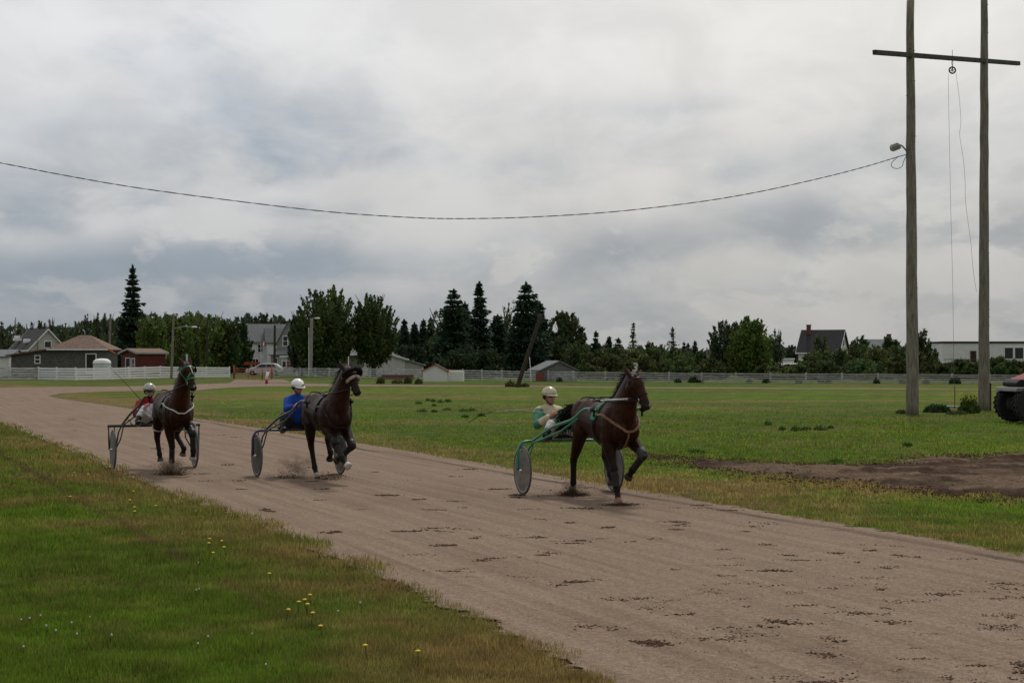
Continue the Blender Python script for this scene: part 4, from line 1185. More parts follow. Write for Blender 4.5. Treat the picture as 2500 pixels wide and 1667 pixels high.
# clods and hoof scrapes left on the track
C, S = [], []
for i in range(560):
    px, py = rng.uniform(-200, 2700), 905 + 780 * rng.random() ** .8
    if py < 1000: continue
    p = G(px, py); s_ = edge_s(p.x, p.y)
    if not (CL + .6 < s_ < CR - .5) or p.y < 7: continue
    n = int(rng.integers(12, 75)); L = rng.uniform(.03, .12); a = rng.normal(.0, .30)
    u = rng.normal(0, 1, n) * L; v = rng.normal(0, 1, n) * rng.uniform(.02, .06)
    k = max(1, p.y / 14)
    C.append(np.c_[p.x + u * math.cos(a) - v * math.sin(a), p.y + u * math.sin(a) + v * math.cos(a), np.full(n, .006)]); S.append(rng.uniform(.003, .016, n) * rng.uniform(.6, 1.3) * min(k, 1.7))
n = 9000
px = rng.uniform(-100, 2650, n); py = rng.uniform(1000, 1720, n)
P_ = np.array([list(G(a, b)) for a, b in zip(px, py)]); s_ = edge_s(P_[:, 0], P_[:, 1]); P_ = P_[(s_ > CL + .2) & (s_ < CR - .1)]
P_[:, 2] = .006; C.append(P_); S.append(rng.uniform(.002, .007, len(P_)))
n = 5200
q_ = rng.uniform(0, 1, n); pi_ = rng.integers(0, len(soil_poly), n); SP = np.array(soil_poly)
E_ = SP[pi_] * (1 - q_[:, None]) + SP[(pi_ + 1) % len(SP)] * q_[:, None] + rng.normal(0, .45, (n, 2))
grains('soil_clods', np.c_[E_, np.full(n, .02)], rng.uniform(.006, .028, n), M_CLOD, 'brown clods strewn round the edge of the bare soil patch', .6, 'soil clods')
grains('loose_dirt', np.concatenate(C), np.concatenate(S), M_CLOD, 'dark clods and hoof scrapes strewn over the track', .55, 'soil clods')
# ------------------------------------------------------------------ poles, wires
def woodmat(name, c, c2, st=(6, 6, .7)):
    m = mat(name, c, .9, .2, 3.0, .6, 14, spec=.1, stretch=st, c2=c2); return m
M_POLE = woodmat('weathered_pole', (.175, .158, .122), (.27, .248, .20))
M_POLE2 = woodmat('grey_pole', (.17, .155, .125), (.25, .228, .19))
M_DARKWOOD = woodmat('creosote_wood', (.045, .035, .028), (.075, .06, .05))
M_IRON = mat('rusty_iron', (.06, .045, .038), .7, .3, 20)
M_GALV = mat('galvanised', (.35, .36, .37), .5, .15, 10)
M_WIRE = mat('black_cable', (.07, .068, .066), .6, .1, 4)

def pole_mb(base, top, r0, r1, n=14, knots=0, seed=0):
    rr = random.Random(seed); mb = MB(); b, t = Vector(base), Vector(top); k = 26
    pts = [b.lerp(t, i / k) + Vector((rr.gauss(0, .006), rr.gauss(0, .006), 0)) for i in range(k + 1)]
    mb.loft(pts, [r0 + (r1 - r0) * i / k + rr.gauss(0, .002) for i in range(k + 1)], side=(1, 0, 0), n=n)
    for i in range(knots):
        u = rr.random(); a = rr.uniform(PI, 2 * PI); r = r0 + (r1 - r0) * u
        mb.ell(b.lerp(t, u) + Vector((math.cos(a) * r * .96, math.sin(a) * r * .96, 0)), (.030, .030, .018), n=8, m=5)
    return mb
def simple_pole(name, px, pyb, pyt, Y, r0, r1, m, label, cat='pole', pxt=None, group=None):
    b = D(px, pyb, Y); b.z = 0; t = D(pxt if pxt is not None else px, pyt, Y)
    root = empty(name, b); tag(root, label, cat, group)
    pole_mb((0, 0, -.1), t - b, r0, r1, 10, 0, int(px)).build('shaft', m, root, True)
    return root, t - b

bA, bB = G(2228, 1012), G(2402, 1001)
tA, tB = D(2222, 2, bA.y), D(2403, -22, bB.y)
rA = empty('pole', bA); tag(rA, 'tall grey wooden pole carrying a floodlight, left one of the crossed pair', 'pole')
pole_mb((0, 0, -.2), tA - bA, .235, .135, 18, 60, 3).build('shaft', M_POLE, rA, True)
rB = empty('pole', bB); tag(rB, 'tall grey wooden pole beside the dark stub post, right one of the crossed pair', 'pole')
pole_mb((0, 0, -.2), tB - bB, .225, .135, 18, 34, 4).build('shaft', M_POLE2, rB, True)
# cross arm bolted in front of both poles
cL, cR = D(2143, 128, bA.y - .22), D(2497, 157, bB.y - .6)
d_ = (cR - cL); aA = D(2222, 135, bA.y - .17); aB = D(2403, 149, bB.y - .16)
d_ = aB - aA; cL, cR = aA - d_ * .43, aB + d_ * .53
ca = empty('cross_arm', aA); tag(ca, 'dark timber cross arm bolted across the two tall poles', 'cross arm')
M3 = d_.to_track_quat('X', 'Z').to_matrix()
MB().box(((cL + cR) / 2) - aA, ((cR - cL).length, .14, .17), M=M3).build('beam', woodmat('grey_beam', (.06, .062, .062), (.10, .102, .10)), ca, bevel=.015)
for a in (aA, aB): MB().tube([a - aA + Vector((0, -.10, 0)), a - aA + Vector((0, .30, 0))], .018, 8).build('bolt', M_IRON, ca, True)
# pulley and its ropes
pc = aA + d_ * .555 + Vector((0, 0, -.09)); pc.z = D(2325, 172, pc.y).z; pc.x = D(2325, 172, pc.y).x
pr = empty('pulley', pc); tag(pr, 'round spoked pulley hanging from the middle of the cross arm', 'pulley')
MB().torus((0, 0, 0), .12, .028, 'y', 28, 8).build('wheel', M_IRON, pr, True)
mb = MB()
for i in range(3):
    a = PI * i / 3 + .3; mb.tube([(.12 * math.cos(a), 0, .12 * math.sin(a)), (-.12 * math.cos(a), 0, -.12 * math.sin(a))], .013, 6)
mb.build('spokes', M_IRON, pr, True)
mb = MB(); top_z = .45
mb.tube([(0, 0, 0), (0, 0, .16)], .02, 6)
for i in range(4): mb.torus((0, 0, .20 + .075 * i), .032, .011, 'y' if i % 2 else 'x', 12, 5)
mb.tube([(0, 0, .46), (0, 0, .78)], .01, 6); mb.build('chain', M_IRON, pr, True)
def wire_thing(name, pts, r, m, label, cat, n=40):
    o_ = Vector(pts[0]); root_pts = [Vector(p) - o_ for p in smooth_path(pts, n)]
    ob = MB().tube(root_pts, r, 5).build(name, m, None, True, loc=o_); tag(ob, label, cat); return ob
M_ROPE = mat('grey_rope', (.16, .155, .15), .9, .1, 30)
Y_ = pc.y
wire_thing('rope', [D(2315, 180, Y_), D(2317, 300, Y_), D(2321, 500, Y_), D(2326, 700, Y_), D(2328, 850, Y_), D(2330, 940, Y_)], .006, M_ROPE, 'straight thin rope hanging down from the left of the pulley', 'rope')
wire_thing('rope', [D(2334, 180, Y_), D(2342, 240, Y_), D(2346, 300, Y_), D(2343, 330, Y_), D(2352, 390, Y_), D(2356, 440, Y_), D(2358, 500, Y_), D(2370, 590, Y_), D(2376, 660, Y_), D(2384, 712, bB.y - .16)], .006, M_ROPE,
           'slack wavy rope running from the pulley to the right pole', 'rope')
# floodlight
fl = D(2185, 358, bA.y - .1); fr = empty('floodlight', D(2212, 366, bA.y)); tag(fr, 'small grey floodlight on a bracket high on the left tall pole', 'floodlight')
o_ = fl - fr.location
mb = MB(); Mx = Matrix.Rotation(R(-22), 3, 'Y') @ Matrix.Rotation(R(12), 3, 'X')
vs = []
for z_, w_ in ((-.11, .17), (.02, .17), (.11, .11)):
    vs += [Mx @ Vector((a * w_, b * w_ * .8, z_)) + o_ for a, b in ((-1, -1), (1, -1), (1, 1), (-1, 1))]
mb.add(vs, [(3, 2, 1, 0), (8, 9, 10, 11)] + [(l * 4 + i, l * 4 + (i + 1) % 4, l * 4 + 4 + (i + 1) % 4, l * 4 + 4 + i) for l in (0, 1) for i in range(4)])
mb.build('lamp_head', mat('grey_metal', (.26, .25, .23), .5), fr, bevel=.01)
MB().box(o_ + Mx @ Vector((0, 0, -.125)), (.29, .23, .02), M=Mx).build('lens', mat('dull_lens', (.45, .44, .38), .3), fr)
MB().tube(smooth_path([o_ + Vector((.10, 0, .05)), o_ + Vector((.25, .03, .04)), Vector((0, 0, -.02)), Vector((.1, 0, -.1))], 10), .03, 8).build('bracket', M_GALV, fr, True)
# the long cable and its tail
Yl = 50.0
cab = [(-420, 330), (-200, 363), (0, 398), (150, 427), (330, 458), (560, 489), (800, 517), (1000, 531), (1130, 534), (1300, 530), (1500, 517), (1700, 494), (1850, 469), (2000, 436), (2110, 408), (2190, 384), (2216, 377)]
pts = [D(px, py, Yl + (bA.y - .2 - Yl) * (px + 420) / 2636) for px, py in cab]
root = empty('overhead_cable', pts[-1]); tag(root, 'twisted black overhead cable sagging across the whole sky', 'cable')
sp_ = [p - pts[-1] for p in smooth_path(pts, 300)]
for ph in (0, PI):
    q_ = [p + Vector((0, math.cos(i * .9 + ph) * .012, math.sin(i * .9 + ph) * .012)) for i, p in enumerate(sp_)]
    MB().tube(q_, .0095, 5).build('strand', M_WIRE, root, True)
Yc = bA.y - .25
wire_thing('cable_tail', [D(2190, 385, Yc), D(2177, 398, Yc), D(2178, 408, Yc), D(2190, 412, Yc), D(2202, 407, Yc), D(2206, 395, Yc), D(2213, 380, Yc)], .012, M_WIRE, 'short loop of cable hanging beside the floodlight', 'cable')
# stub post and thin steel rod
b = G(2413, 1001); b.y -= .0
MB().box((0, 0, .50), (.20, .18, 1.16)).build('stub_post', M_DARKWOOD, None, loc=b, bevel=.02)
tag(bpy.data.objects['stub_post'], 'dark square stub post against the foot of the right pole', 'post')
b = G(2331, 997); st = MB().tube([(0, 0, -.05), (.005, 0, .52), (0, 0, .92)], .018, 6).build('rod', M_IRON, None, True, loc=b); tag(st, 'thin iron rod standing between the two tall poles', 'rod')
b = G(2328, 995); st = MB().box((0, 0, .03), (.62, .45, .10)).build('stone_slab', mat('pale_stone', (.28, .26, .24), .9), None, loc=b, bevel=.02); tag(st, 'small pale stone slab at the foot of the iron rod', 'slab')

# ------------------------------------------------------------------ fences
M_WPAINT = mat('white_paint', (.76, .765, .78), .6, .10, 2.2, stretch=(1, 1, 5))
M_GREYWOOD = mat('bare_boards', (.38, .37, .355), .85, .22, 2.0, stretch=(1, 1, 5), c2=(.55, .54, .53))
M_FADED = mat('faded_boards', (.40, .40, .395), .85, .25, 1.6, stretch=(1, 1, 5), c2=(.60, .60, .60))
def fence(name, pts, m, label, nrail, post_every, rail_h=.12, cap=.05, depth=.1):
    """pts: (px, ground row, top row)"""
    P = []
    for px, pyb, pyt in pts:
        b = G(px, pyb); t = D(px, pyt, b.y); P.append((b, t.z))
    root = empty(name, P[0][0]); tag(root, label, 'fence'); o = P[0][0]
    L = [0]
    for i in range(1, len(P)): L.append(L[-1] + (P[i][0] - P[i - 1][0]).length)
    def at(d):
        for i in range(1, len(P)):
            if d <= L[i] + 1e-6:
                u = (d - L[i - 1]) / (L[i] - L[i - 1]); return P[i - 1][0].lerp(P[i][0], u) - o, P[i - 1][1] * (1 - u) + P[i][1] * u
        return P[-1][0] - o, P[-1][1]
    n = max(1, round(L[-1] / post_every)); rr = random.Random(len(pts) + n)
    ds = [L[-1] * i / n for i in range(n + 1)]
    for i, d in enumerate(ds):
        p, h = at(d)
        MB().box(p + Vector((0, .07, (h + cap) / 2)), (.13, .12, h + cap + .02), rz=rr.gauss(0, .03)).build('post', m, root)
    gap = 1 / nrail
    for k in range(nrail):
        mb = MB()
        for i in range(n):
            (p, h), (q_, h2) = at(ds[i]), at(ds[i + 1])
            z1 = h * (1 - gap * (k + .42)) + rr.gauss(0, .008); z2 = h2 * (1 - gap * (k + .42)) + rr.gauss(0, .008)
            a, b = p + Vector((0, -.015, z1)), q_ + Vector((0, -.015, z2)); d_ = b - a
            rh = min(h, h2) * gap * rail_h
            mb.box((a + b) / 2, (d_.length - .006, .025, rh), M=d_.to_track_quat('X', 'Z').to_matrix())
        mb.build('rail', m, root)
    return root
fence('fence', [(-260, 928, 898), (-60, 928, 897), (92, 927, 897)], M_FADED, 'grey weathered board fence at the far left edge', 5, 2.9, .72)
fence('fence', [(93, 927, 897), (180, 928.5, 898), (260, 926.5, 898), (400, 923, 894), (480, 922, 896), (560, 921, 896)], M_WPAINT, 'bright white painted board fence in front of the red shed', 5, 3.3, .76)
fence('fence', [(668, 920, 897), (740, 920, 898), (850, 922, 899), (940, 924, 899), (1000, 925.5, 900), (1135, 928, 902), (1250, 930, 905), (1400, 932, 906.5)], M_FADED, 'faded grey rail fence running from the gate past the leaning pole', 5, 2.9, .50)
fence('fence', [(1401, 932, 906.5), (1560, 933, 908), (1700, 934, 910), (1900, 935, 911), (2150, 936, 912), (2400, 937, 914), (2700, 939, 915)], M_GREYWOOD, 'low grey board fence along the far side behind the infield', 5, 3.0, .50)
# red gate
M_RED = mat('red_paint', (.30, .045, .03), .55, .15, 4)
gb, ge = G(574, 926), G(700, 923)
gt = empty('gate', gb); tag(gt, 'red tubular farm gate standing open beside the white fence', 'gate')
for (xa, xb, name) in ((573, 640, 'gate_leaf'), (641, 666, 'gate_leaf')):
    a, b = G(xa, 928 if xa < 600 else 930) - gb, G(xb, 930 if xa < 600 else 926) - gb
    mb = MB(); H_ = 1.12
    for k in range(6): mb.tube([a + Vector((0, 0, .12 + k * .2)), b + Vector((0, 0, .12 + k * .2))], .022, 6)
    for u in (0, .5, 1): mb.tube([a.lerp(b, u) + Vector((0, 0, .10)), a.lerp(b, u) + Vector((0, 0, H_ + .02))], .028, 6)
    mb.build(name, M_RED, gt, True)
for px in (571, 663): p = G(px, 924) - gb; MB().tube([p, p + Vector((0, 0, 1.35))], .07, 8).build('gate_post', M_RED, gt, True)
# marker post
b = G(651, 941); mp_ = empty('marker_post', b); tag(mp_, 'short white and red banded distance post at the track edge', 'post')
H_ = D(651, 908, b.y).z
MB().tube([(0, 0, 0), (0, 0, H_ * .12)], .10, 10).build('white_band', M_WPAINT, mp_, True)
MB().tube([(0, 0, H_ * .12), (0, 0, H_ * .45)], .11, 10).build('red_band', M_RED, mp_, True)
MB().tube([(0, 0, H_ * .45), (.02, 0, H_ * .72), (.10, 0, H_)], .11, 10).build('white_band', M_WPAINT, mp_, True)

# ------------------------------------------------------------------ buildings
M_SIDING_W = mat('white_siding', (.74, .74, .73), .6, .06, 1.5)
M_SIDING_G = mat('grey_siding', (.27, .28, .26), .7, .08, 1.5)
M_SHINGLE_B = mat('brown_shingles', (.15, .10, .075), .9, .25, 3.5, .6, 9)
M_SHINGLE_G = mat('grey_shingles', (.13, .14, .145), .9, .2, 3.5, .6, 9)
M_SHINGLE_K = mat('dark_shingles', (.035, .033, .035), .9, .25, 3.5, .6, 9)
M_SHAKE = mat('grey_shakes', (.085, .083, .08), .9, .3, 3.0, .5, 9, stretch=(1, 1, 3), c2=(.135, .13, .125))
M_REDWALL = mat('dark_red_wall', (.115, .028, .022), .8, .2, 2.0, stretch=(3, 3, 1))
M_GLASS = mat('dark_glass', (.012, .015, .018), .12, .2, 2, spec=.7)
M_DOORDARK = mat('dark_door', (.03, .022, .018), .7, .2, 3)
M_CREAMWALL = mat('pale_wall', (.50, .50, .47), .75, .1, 1.5)
M_BRICK = mat('red_brick', (.14, .055, .04), .9, .25, 6)

def clapboard(m):
    """give a siding material its boards"""
    q = NG(m.node_tree); b = m.node_tree.nodes['Principled BSDF']
    t = q.n('ShaderNodeTexCoord'); wv = q.n('ShaderNodeTexWave'); wv.wave_type = 'BANDS'; wv.bands_direction = 'Z'; wv.wave_profile = 'SAW'
    wv.inputs['Scale'].default_value = 1.1; q.link(t.outputs['Object'], wv.inputs['Vector'])
    bp = q.n('ShaderNodeBump'); bp.inputs['Strength'].default_value = .8; bp.inputs['Distance'].default_value = .04
    q.link(wv.outputs['Fac'], bp.inputs['Height']); q.link(bp.outputs[0], b.inputs['Normal'])
for m_ in (M_SIDING_W, M_SIDING_G, M_CREAMWALL, M_REDWALL): clapboard(m_)

def building(name, label, px, Y, w, l, h, hr, rot, wall, roof, ops=(), kind='gable', oh=.3, trim=None, cat='building', chimney=None, parent=None, loc=None, t=.12, tk=1.0):
    """w = gable width (local x), l = depth (local y), h eaves, hr ridge; origin at centre of the footprint"""
    if parent is None:
        c = D(px, HOR, Y); c.z = 0
        root = empty(name, c, R(rot)); tag(root, label, cat)
    else:
        root = parent
    O = Vector(loc or (0, 0, 0))
    W, L_ = w / 2, l / 2
    mb = MB()
    if kind == 'gable':
        poly = [(-W, -.1), (W, -.1), (W, h), (0, hr), (-W, h)]
        mb.prism(poly, -L_, L_)
    else:
        mb.box((0, 0, h / 2 - .05), (w, l, h + .1))
    mb.v = [tuple(Vector(v) + O) for v in mb.v]
    mb.build('wall', wall, root)
    if kind == 'gable':
        sl = (hr - h) / W
        for s in (-1, 1):
            e = W + oh
            a, b = (s * e, h - oh * sl + .02), (0, hr + .02)
            mb = MB(); mb.prism([a, b, (0, hr + t + .02), (s * e, h - oh * sl + t + .02)], -L_ - oh, L_ + oh)
            mb.v = [tuple(Vector(v) + O) for v in mb.v]
            ro = mb.build('roof', roof, root)
            if trim:
                for ys in (-1, 1):
                    q1 = MB(); yy = ys * (L_ + oh + .02)
                    q1.prism([(s * (e + .02), h - oh * sl - .06 * tk), (0, hr - .06 * tk), (0, hr + t + .05 * tk), (s * (e + .02), h - oh * sl + t + .05 * tk)], yy - .02, yy + .02)
                    q1.v = [tuple(Vector(v) + O) for v in q1.v]; q1.build('trim', trim, ro)
                q1 = MB(); q1.box(Vector((s * (e + .03), 0, h - oh * sl + .07)) + O, (.05, l + 2 * oh, .17)); q1.build('trim', trim, ro)
    elif kind == 'hip':
        e1, e2 = W + oh, L_ + oh; r_ = max(0, e1 - e2)
        vs = [(-e1, -e2, h), (e1, -e2, h), (e1, e2, h), (-e1, e2, h), (-r_, 0, hr), (r_, 0, hr), (-e1, -e2, h - .12), (e1, -e2, h - .12), (e1, e2, h - .12), (-e1, e2, h - .12)]
        mb = MB().add([Vector(v) + O for v in vs], [(0, 1, 5, 4), (1, 2, 5), (2, 3, 4, 5), (3, 0, 4), (6, 7, 1, 0), (7, 8, 2, 1), (8, 9, 3, 2), (9, 6, 0, 3), (9, 8, 7, 6)])
        mb.build('roof', roof, root)
    elif kind == 'flat':
        mb = MB(); mb.box(Vector((0, 0, h + .14)) + O, (w + 2 * oh, l + 2 * oh, .20)); mb.build('roof', roof, root)
    faces = {'front': (Vector((1, 0, 0)), Vector((0, -L_, 0))), 'right': (Vector((0, 1, 0)), Vector((W, 0, 0))), 'left': (Vector((0, -1, 0)), Vector((-W, 0, 0)))}
    for op in ops:
        face, u, z, ww, hh, typ = op[:6]; fm = op[6] if len(op) > 6 else M_WPAINT
        ax, org = faces[face]; nr = Vector((0, -1, 0)) if face == 'front' else Vector((1, 0, 0)) if face == 'right' else Vector((-1, 0, 0))
        c = org + ax * u + Vector((0, 0, z)) + O
        ang = 0 if face == 'front' else PI / 2
        f = MB(); fw = .10
        for du in (-1, 1): f.box(c + ax * du * (ww / 2 + fw / 2) + nr * .03, (fw, .08, hh + 2 * fw), rz=ang)
        for dz_ in (-1, 1): f.box(c + Vector((0, 0, dz_ * (hh / 2 + fw / 2))) + nr * .03, (ww, .08, fw), rz=ang)
        if typ == 'sash': f.box(c + nr * .035, (ww, .06, .06), rz=ang)
        if typ == 'cross': f.box(c + nr * .035, (ww, .06, .05), rz=ang); f.box(c + nr * .037, (.05, .06, hh), rz=ang)
        fo = f.build('door' if typ == 'door' else 'window', fm, root)
        MB().box(c + nr * .008, (ww, .03, hh), rz=ang).build('door_leaf' if typ == 'door' else 'pane', M_DOORDARK if typ == 'door' else M_GLASS, fo)
    if chimney:
        x, y, z, s_ = chimney; mb = MB(); mb.box(Vector((x, y, z)) + O, (s_, s_, 1.5)); mb.box(Vector((x, y, z + .75)) + O, (s_ + .12, s_ + .12, .14)); mb.build('chimney', M_BRICK, root)
    return root

# red shed with open white door
rs = building('shed', 'small dark red shed with brown roof and white framed door', 350, 180, 3.8, 3.6, 2.64, 3.08, -47, M_REDWALL, M_SHINGLE_B, [('front', -.25, 1.05, .95, 2.0, 'door'), ('front', .95, 1.35, .55, 1.3, 'sash')], oh=.25, trim=mat('pale_trim', (.35, .33, .30), .7), cat='shed')
# grey building with brown hip roof and lean-to
gbd = building('building', 'long grey shingled building with brown hipped roof behind the white fence', 207, 172, 6.0, 4.8, 3.05, 4.62, 0, M_SHAKE, M_SHINGLE_B,
               [('front', 1.35, 1.55, 1.0, 1.9, 'door')], kind='hip', oh=.45)
MB().box((0, -2.87, 3.02), (6.8, .05, .13)).build('gutter', M_WPAINT, gbd)
mb = MB(); mb.prism([(-7.4, -.1), (-3.02, -.1), (-3.02, 3.0), (-7.4, 2.35)], -2.3, 2.3); mb.build('lean_to_wall', M_SHAKE, gbd)
mb = MB(); mb.prism([(-7.9, 2.30), (-2.9, 3.06), (-2.9, 3.2), (-7.9, 2.44)], -2.7, 2.7); mb.build('lean_to_roof', M_SHINGLE_B, gbd)
f = MB()
for du in (-1, 1): f.box((-4.52 + du * .28, -2.33, 1.95), (.09, .07, .95))
for dz_ in (-1, 0, 1): f.box((-4.52, -2.335, 1.95 + dz_ * .43), (.5, .06, .09))
fo = f.build('window', M_WPAINT, gbd); MB().box((-4.52, -2.31, 1.95), (.48, .03, .84)).build('pane', M_GLASS, fo)
mb = MB(); mb.tube([(0, 0, 4.5), (0, 0, 5.0), (-.25, 0, 5.25)], .05, 6); mb.build('vent_pipe', M_GALV, gbd, True)
# long low white shed far left
building('building', 'low white building with grey roof at the left edge', -10, 180, 6.2, 5, 2.2, 2.95, 90, M_SIDING_W, M_SHINGLE_G, oh=.2)
# dark roofed house with white gable
dh = building('house', 'white gabled house with long black roof behind the grey shingled building', 92, 205, 4.6, 9.5, 3.3, 5.75, 32, M_CREAMWALL, M_SHINGLE_K, [('front', 0, 3.85, .8, .75, 'pane')], oh=.3, trim=M_WPAINT, cat='house')
mb = MB(); mb.box((-1.9, 3, 4.6), (.9, .9, .4)); mb.box((-1.9, 3, 4.95), (.6, .6, .3)); mb.build('roof_vent', M_WPAINT, dh)
MB().box((-1.8, -1.5, 4.3), (.8, .8, .5)).build('roof_vent', M_WPAINT, dh, bevel=.1)
# outhouse dome
b = Vector((D(249, 900, 166).x, 166, 0))
ph = empty('tank', b); tag(ph, 'grey tank with rounded white lid standing behind the white fence', 'tank')
MB().loft([(0, 0, 0), (0, 0, 1.45)], [(.88, .8)] * 2, side=(1, 0, 0), n=24, p=3.5).build('body', mat('blue_grey', (.52, .56, .58), .6), ph)
MB().loft([(0, 0, 1.45), (0, 0, 1.55), (0, 0, 1.58), (0, 0, 1.80), (0, 0, 1.98), (0, 0, 2.05)], [(.89, .81), (.92, .84), (.91, .83), (.84, .76), (.6, .5), (.2, .15)], side=(1, 0, 0), n=24, p=3.2).build('lid', M_SIDING_W, ph, True)
# two storey white house with porch wing
wh = building('house', 'two storey white house with grey roof behind the red gate', 648, 232, 5.6, 5.6, 4.7, 7.05, -76, M_SIDING_W, M_SHINGLE_G,
              [('right', -1.0, 3.55, .65, 1.1, 'sash'), ('right', .3, 3.55, .65, 1.1, 'sash'), ('right', -1.7, 1.35, .8, 1.2, 'cross')], oh=.35, trim=mat('grey_trim', (.30, .33, .34), .7), cat='house')
building('w', '', 0, 0, 3.2, 3.4, 4.6, 6.4, 0, M_SIDING_W, M_SHINGLE_G, oh=.3, parent=wh, loc=(2.2, 1.6, 0))
for px, py in ((615, 846), (626, 845)): pass
gw = building('house', 'grey gabled house with porch half hidden by the maple', 707, 222, 3.6, 4.2, 4.2, 7.6, 8, M_SIDING_G, M_SHINGLE_G, [('front', -.6, 4.5, .6, 1.3, 'sash')], oh=.25, trim=mat('dark_trim', (.06, .07, .07), .7), cat='house')
mb = MB(); mb.box((-.7, -3.2, 1.25), (3.8, 2.2, 2.5)); mb.build('porch_wall', M_SIDING_G, gw)
mb = MB().add([(-3.0, -4.6, 2.5), (1.5, -4.6, 2.5), (1.5, -2.05, 3.35), (-2.2, -2.05, 3.35), (-3.0, -4.6, 2.62), (1.5, -4.6, 2.62), (1.5, -2.05, 3.47), (-2.2, -2.05, 3.47)],
              [(3, 2, 1, 0), (4, 5, 6, 7), (0, 1, 5, 4), (1, 2, 6, 5), (2, 3, 7, 6), (3, 0, 4, 7)]); mb.build('porch_roof', M_SHINGLE_G, gw)
for x in (-1.9, -1.1): 
    fo = MB().box((x, -4.32, 1.4), (.55, .05, 1.5)).build('porch_window', M_WPAINT, gw); MB().box((x, -4.35, 1.4), (.42, .03, 1.35)).build('pane', M_GLASS, fo)
# white ticket booth
tb_ = building('booth', 'small white booth with flat roof and posters in front of the porch', 706, 192, 1.9, 1.6, 2.15, 2.4, 0, M_CREAMWALL, M_WPAINT, [('front', -.5, 1.35, .42, .7, 'pane'), ('front', .5, 1.35, .42, .7, 'pane')], kind='flat', oh=.12, cat='booth')
MB().box((.0, -.83, 1.35), (.30, .04, .7)).build('poster', mat('red_poster', (.32, .08, .08), .6), tb_)
# long white club house
wl = building('building', 'long white gabled hall partly hidden under the two maples', 930, 196, 6.6, 7, 1.95, 2.95, 0, M_SIDING_W, M_SHINGLE_G, [], oh=.3, trim=M_WPAINT)
mb = MB(); mb.prism([(3.32, -.1), (5.4, -.1), (5.4, 1.25), (3.32, 1.85)], -3.4, 3); mb.build('side_wall', M_CREAMWALL, wl)
mb = MB(); mb.prism([(3.62, 1.74), (5.7, 1.14), (5.7, 1.26), (3.62, 1.86)], -3.6, 3.2); mb.build('side_roof', M_SHINGLE_G, wl)
hh_ = building('building', 'low pale building with one wide dark window left of the white hall', 842, 188, 7.6, 5, 2.3, 2.9, 90, M_CREAMWALL, M_SHINGLE_G, [('left', -.0, 1.45, .1, .1, 'pane')], oh=.2)
MB().box((3.82, -2.05 + 0, 1.45), (.05, 1.9, .55)).build('window', M_GLASS, hh_)
# small white gable with red trim
building('shed', 'small white shed with red trimmed gable behind the faded rail fence', 1064, 140, 2.1, 3, .95, 1.5, 0, M_SIDING_W, M_SHINGLE_K, [], oh=.12, trim=mat('orange_red', (.40, .06, .04), .5), cat='shed', t=.05, tk=.2)
MB().box((0, 0, .45), (3.2, 3, .9)).build('annex', M_SIDING_W, bpy.data.objects['shed.001']).location = (.9, .5, 0)
# grey tented shed
building('shed', 'low grey gabled shed behind the fence right of the leaning pole', 1350, 141, 3.4, 4, .95, 1.72, 14, mat('weathered_wall', (.13, .13, .125), .85, .2, 3), M_SHINGLE_G, [('front', -.6, .5, .0, .0, 'pane')] if False else [], oh=.15, cat='shed')
sg = MB().box((0, 0, .32), (.72, .06, .62)).build('sign_board', mat('red_board', (.20, .045, .045), .7), None, loc=D(1318, HOR, 138.0) * 1); sg.location.z = .1; tag(sg, 'dark red board leaning behind the fence beside the grey shed', 'board')
# dark roofed house on the right
rh_ = building('house', 'house with steep dark roof, chimney and white gable among the right hand bushes', 2010, 238, 5.2, 6.2, 3.2, 6.3, 62, M_SIDING_W, M_SHINGLE_K, [('front', 0, 4.4, 1.0, .9, 'pane')], oh=.35, trim=M_WPAINT, cat='house', chimney=(-.6, 2.1, 6.4, .55))
building('building', 'low white flat building left of the steep dark roofed house', 1912, 225, 2.6, 3, 1.85, 2, 0, M_SIDING_W, M_WPAINT, [], kind='flat', oh=.1)
building('house', 'distant house showing only its grey roof and chimney above the bushes', 2150, 262, 5.4, 5, 3.6, 5.15, 90, M_SIDING_G, M_SHINGLE_G, [], oh=.3, cat='house', chimney=(.0, -1.4, 5.35, .6))
# school like building at the right edge
sb_ = building('building', 'long white flat roofed building with three dark windows at the right edge', 2450, 196, 17.5, 8, 3.92, 4, 0, M_SIDING_W, M_SHINGLE_K,
               [('front', -.62, 2.70, 1.02, 1.35, 'pane'), ('front', .65, 2.70, 1.02, 1.35, 'pane'), ('front', 1.92, 2.70, 1.02, 1.35, 'pane'), ('front', -5.0, 2.15, .55, 1.5, 'door', M_BRICK)], kind='flat', oh=.15)
MB().box((-3.1, -4.03, 1.95), (11.0, .04, .05)).build('skirting', M_SHINGLE_G, sb_)
MB().box((3.0, -2, 4.5), (.5, .5, .5)).build('roof_vent', M_GALV, sb_)

# ------------------------------------------------------------------ small poles in the distance
def lamp_arm(root, top, d, m_=M_GALV):
    MB().tube([top + Vector((0, 0, -.35)), top + Vector((d * .5, 0, -.15)), top + Vector((d, 0, -.18))], .035, 6).build('lamp_arm', m_, root, True)
    MB().ell(top + Vector((d * 1.12, 0, -.2)), (.32, .12, .09), n=12, m=6).build('lamp', M_WPAINT, root, True)
r_, t_ = simple_pole('utility_pole', 418, 922, 765, 160, .15, .10, M_POLE, 'grey utility pole with long lamp arm right of the red shed', 'utility pole', pxt=424)
lamp_arm(r_, Vector((t_.x, 0, t_.z - 1.2)), 1.9)
r_, t_ = simple_pole('utility_pole', 758, 918, 777, 172, .20, .17, mat('concrete_pole', (.25, .24, .22), .8), 'thick pale pole with short lamp in front of the big maple', 'utility pole', pxt=761)
lamp_arm(r_, Vector((t_.x, 0, t_.z + .2)), .55)
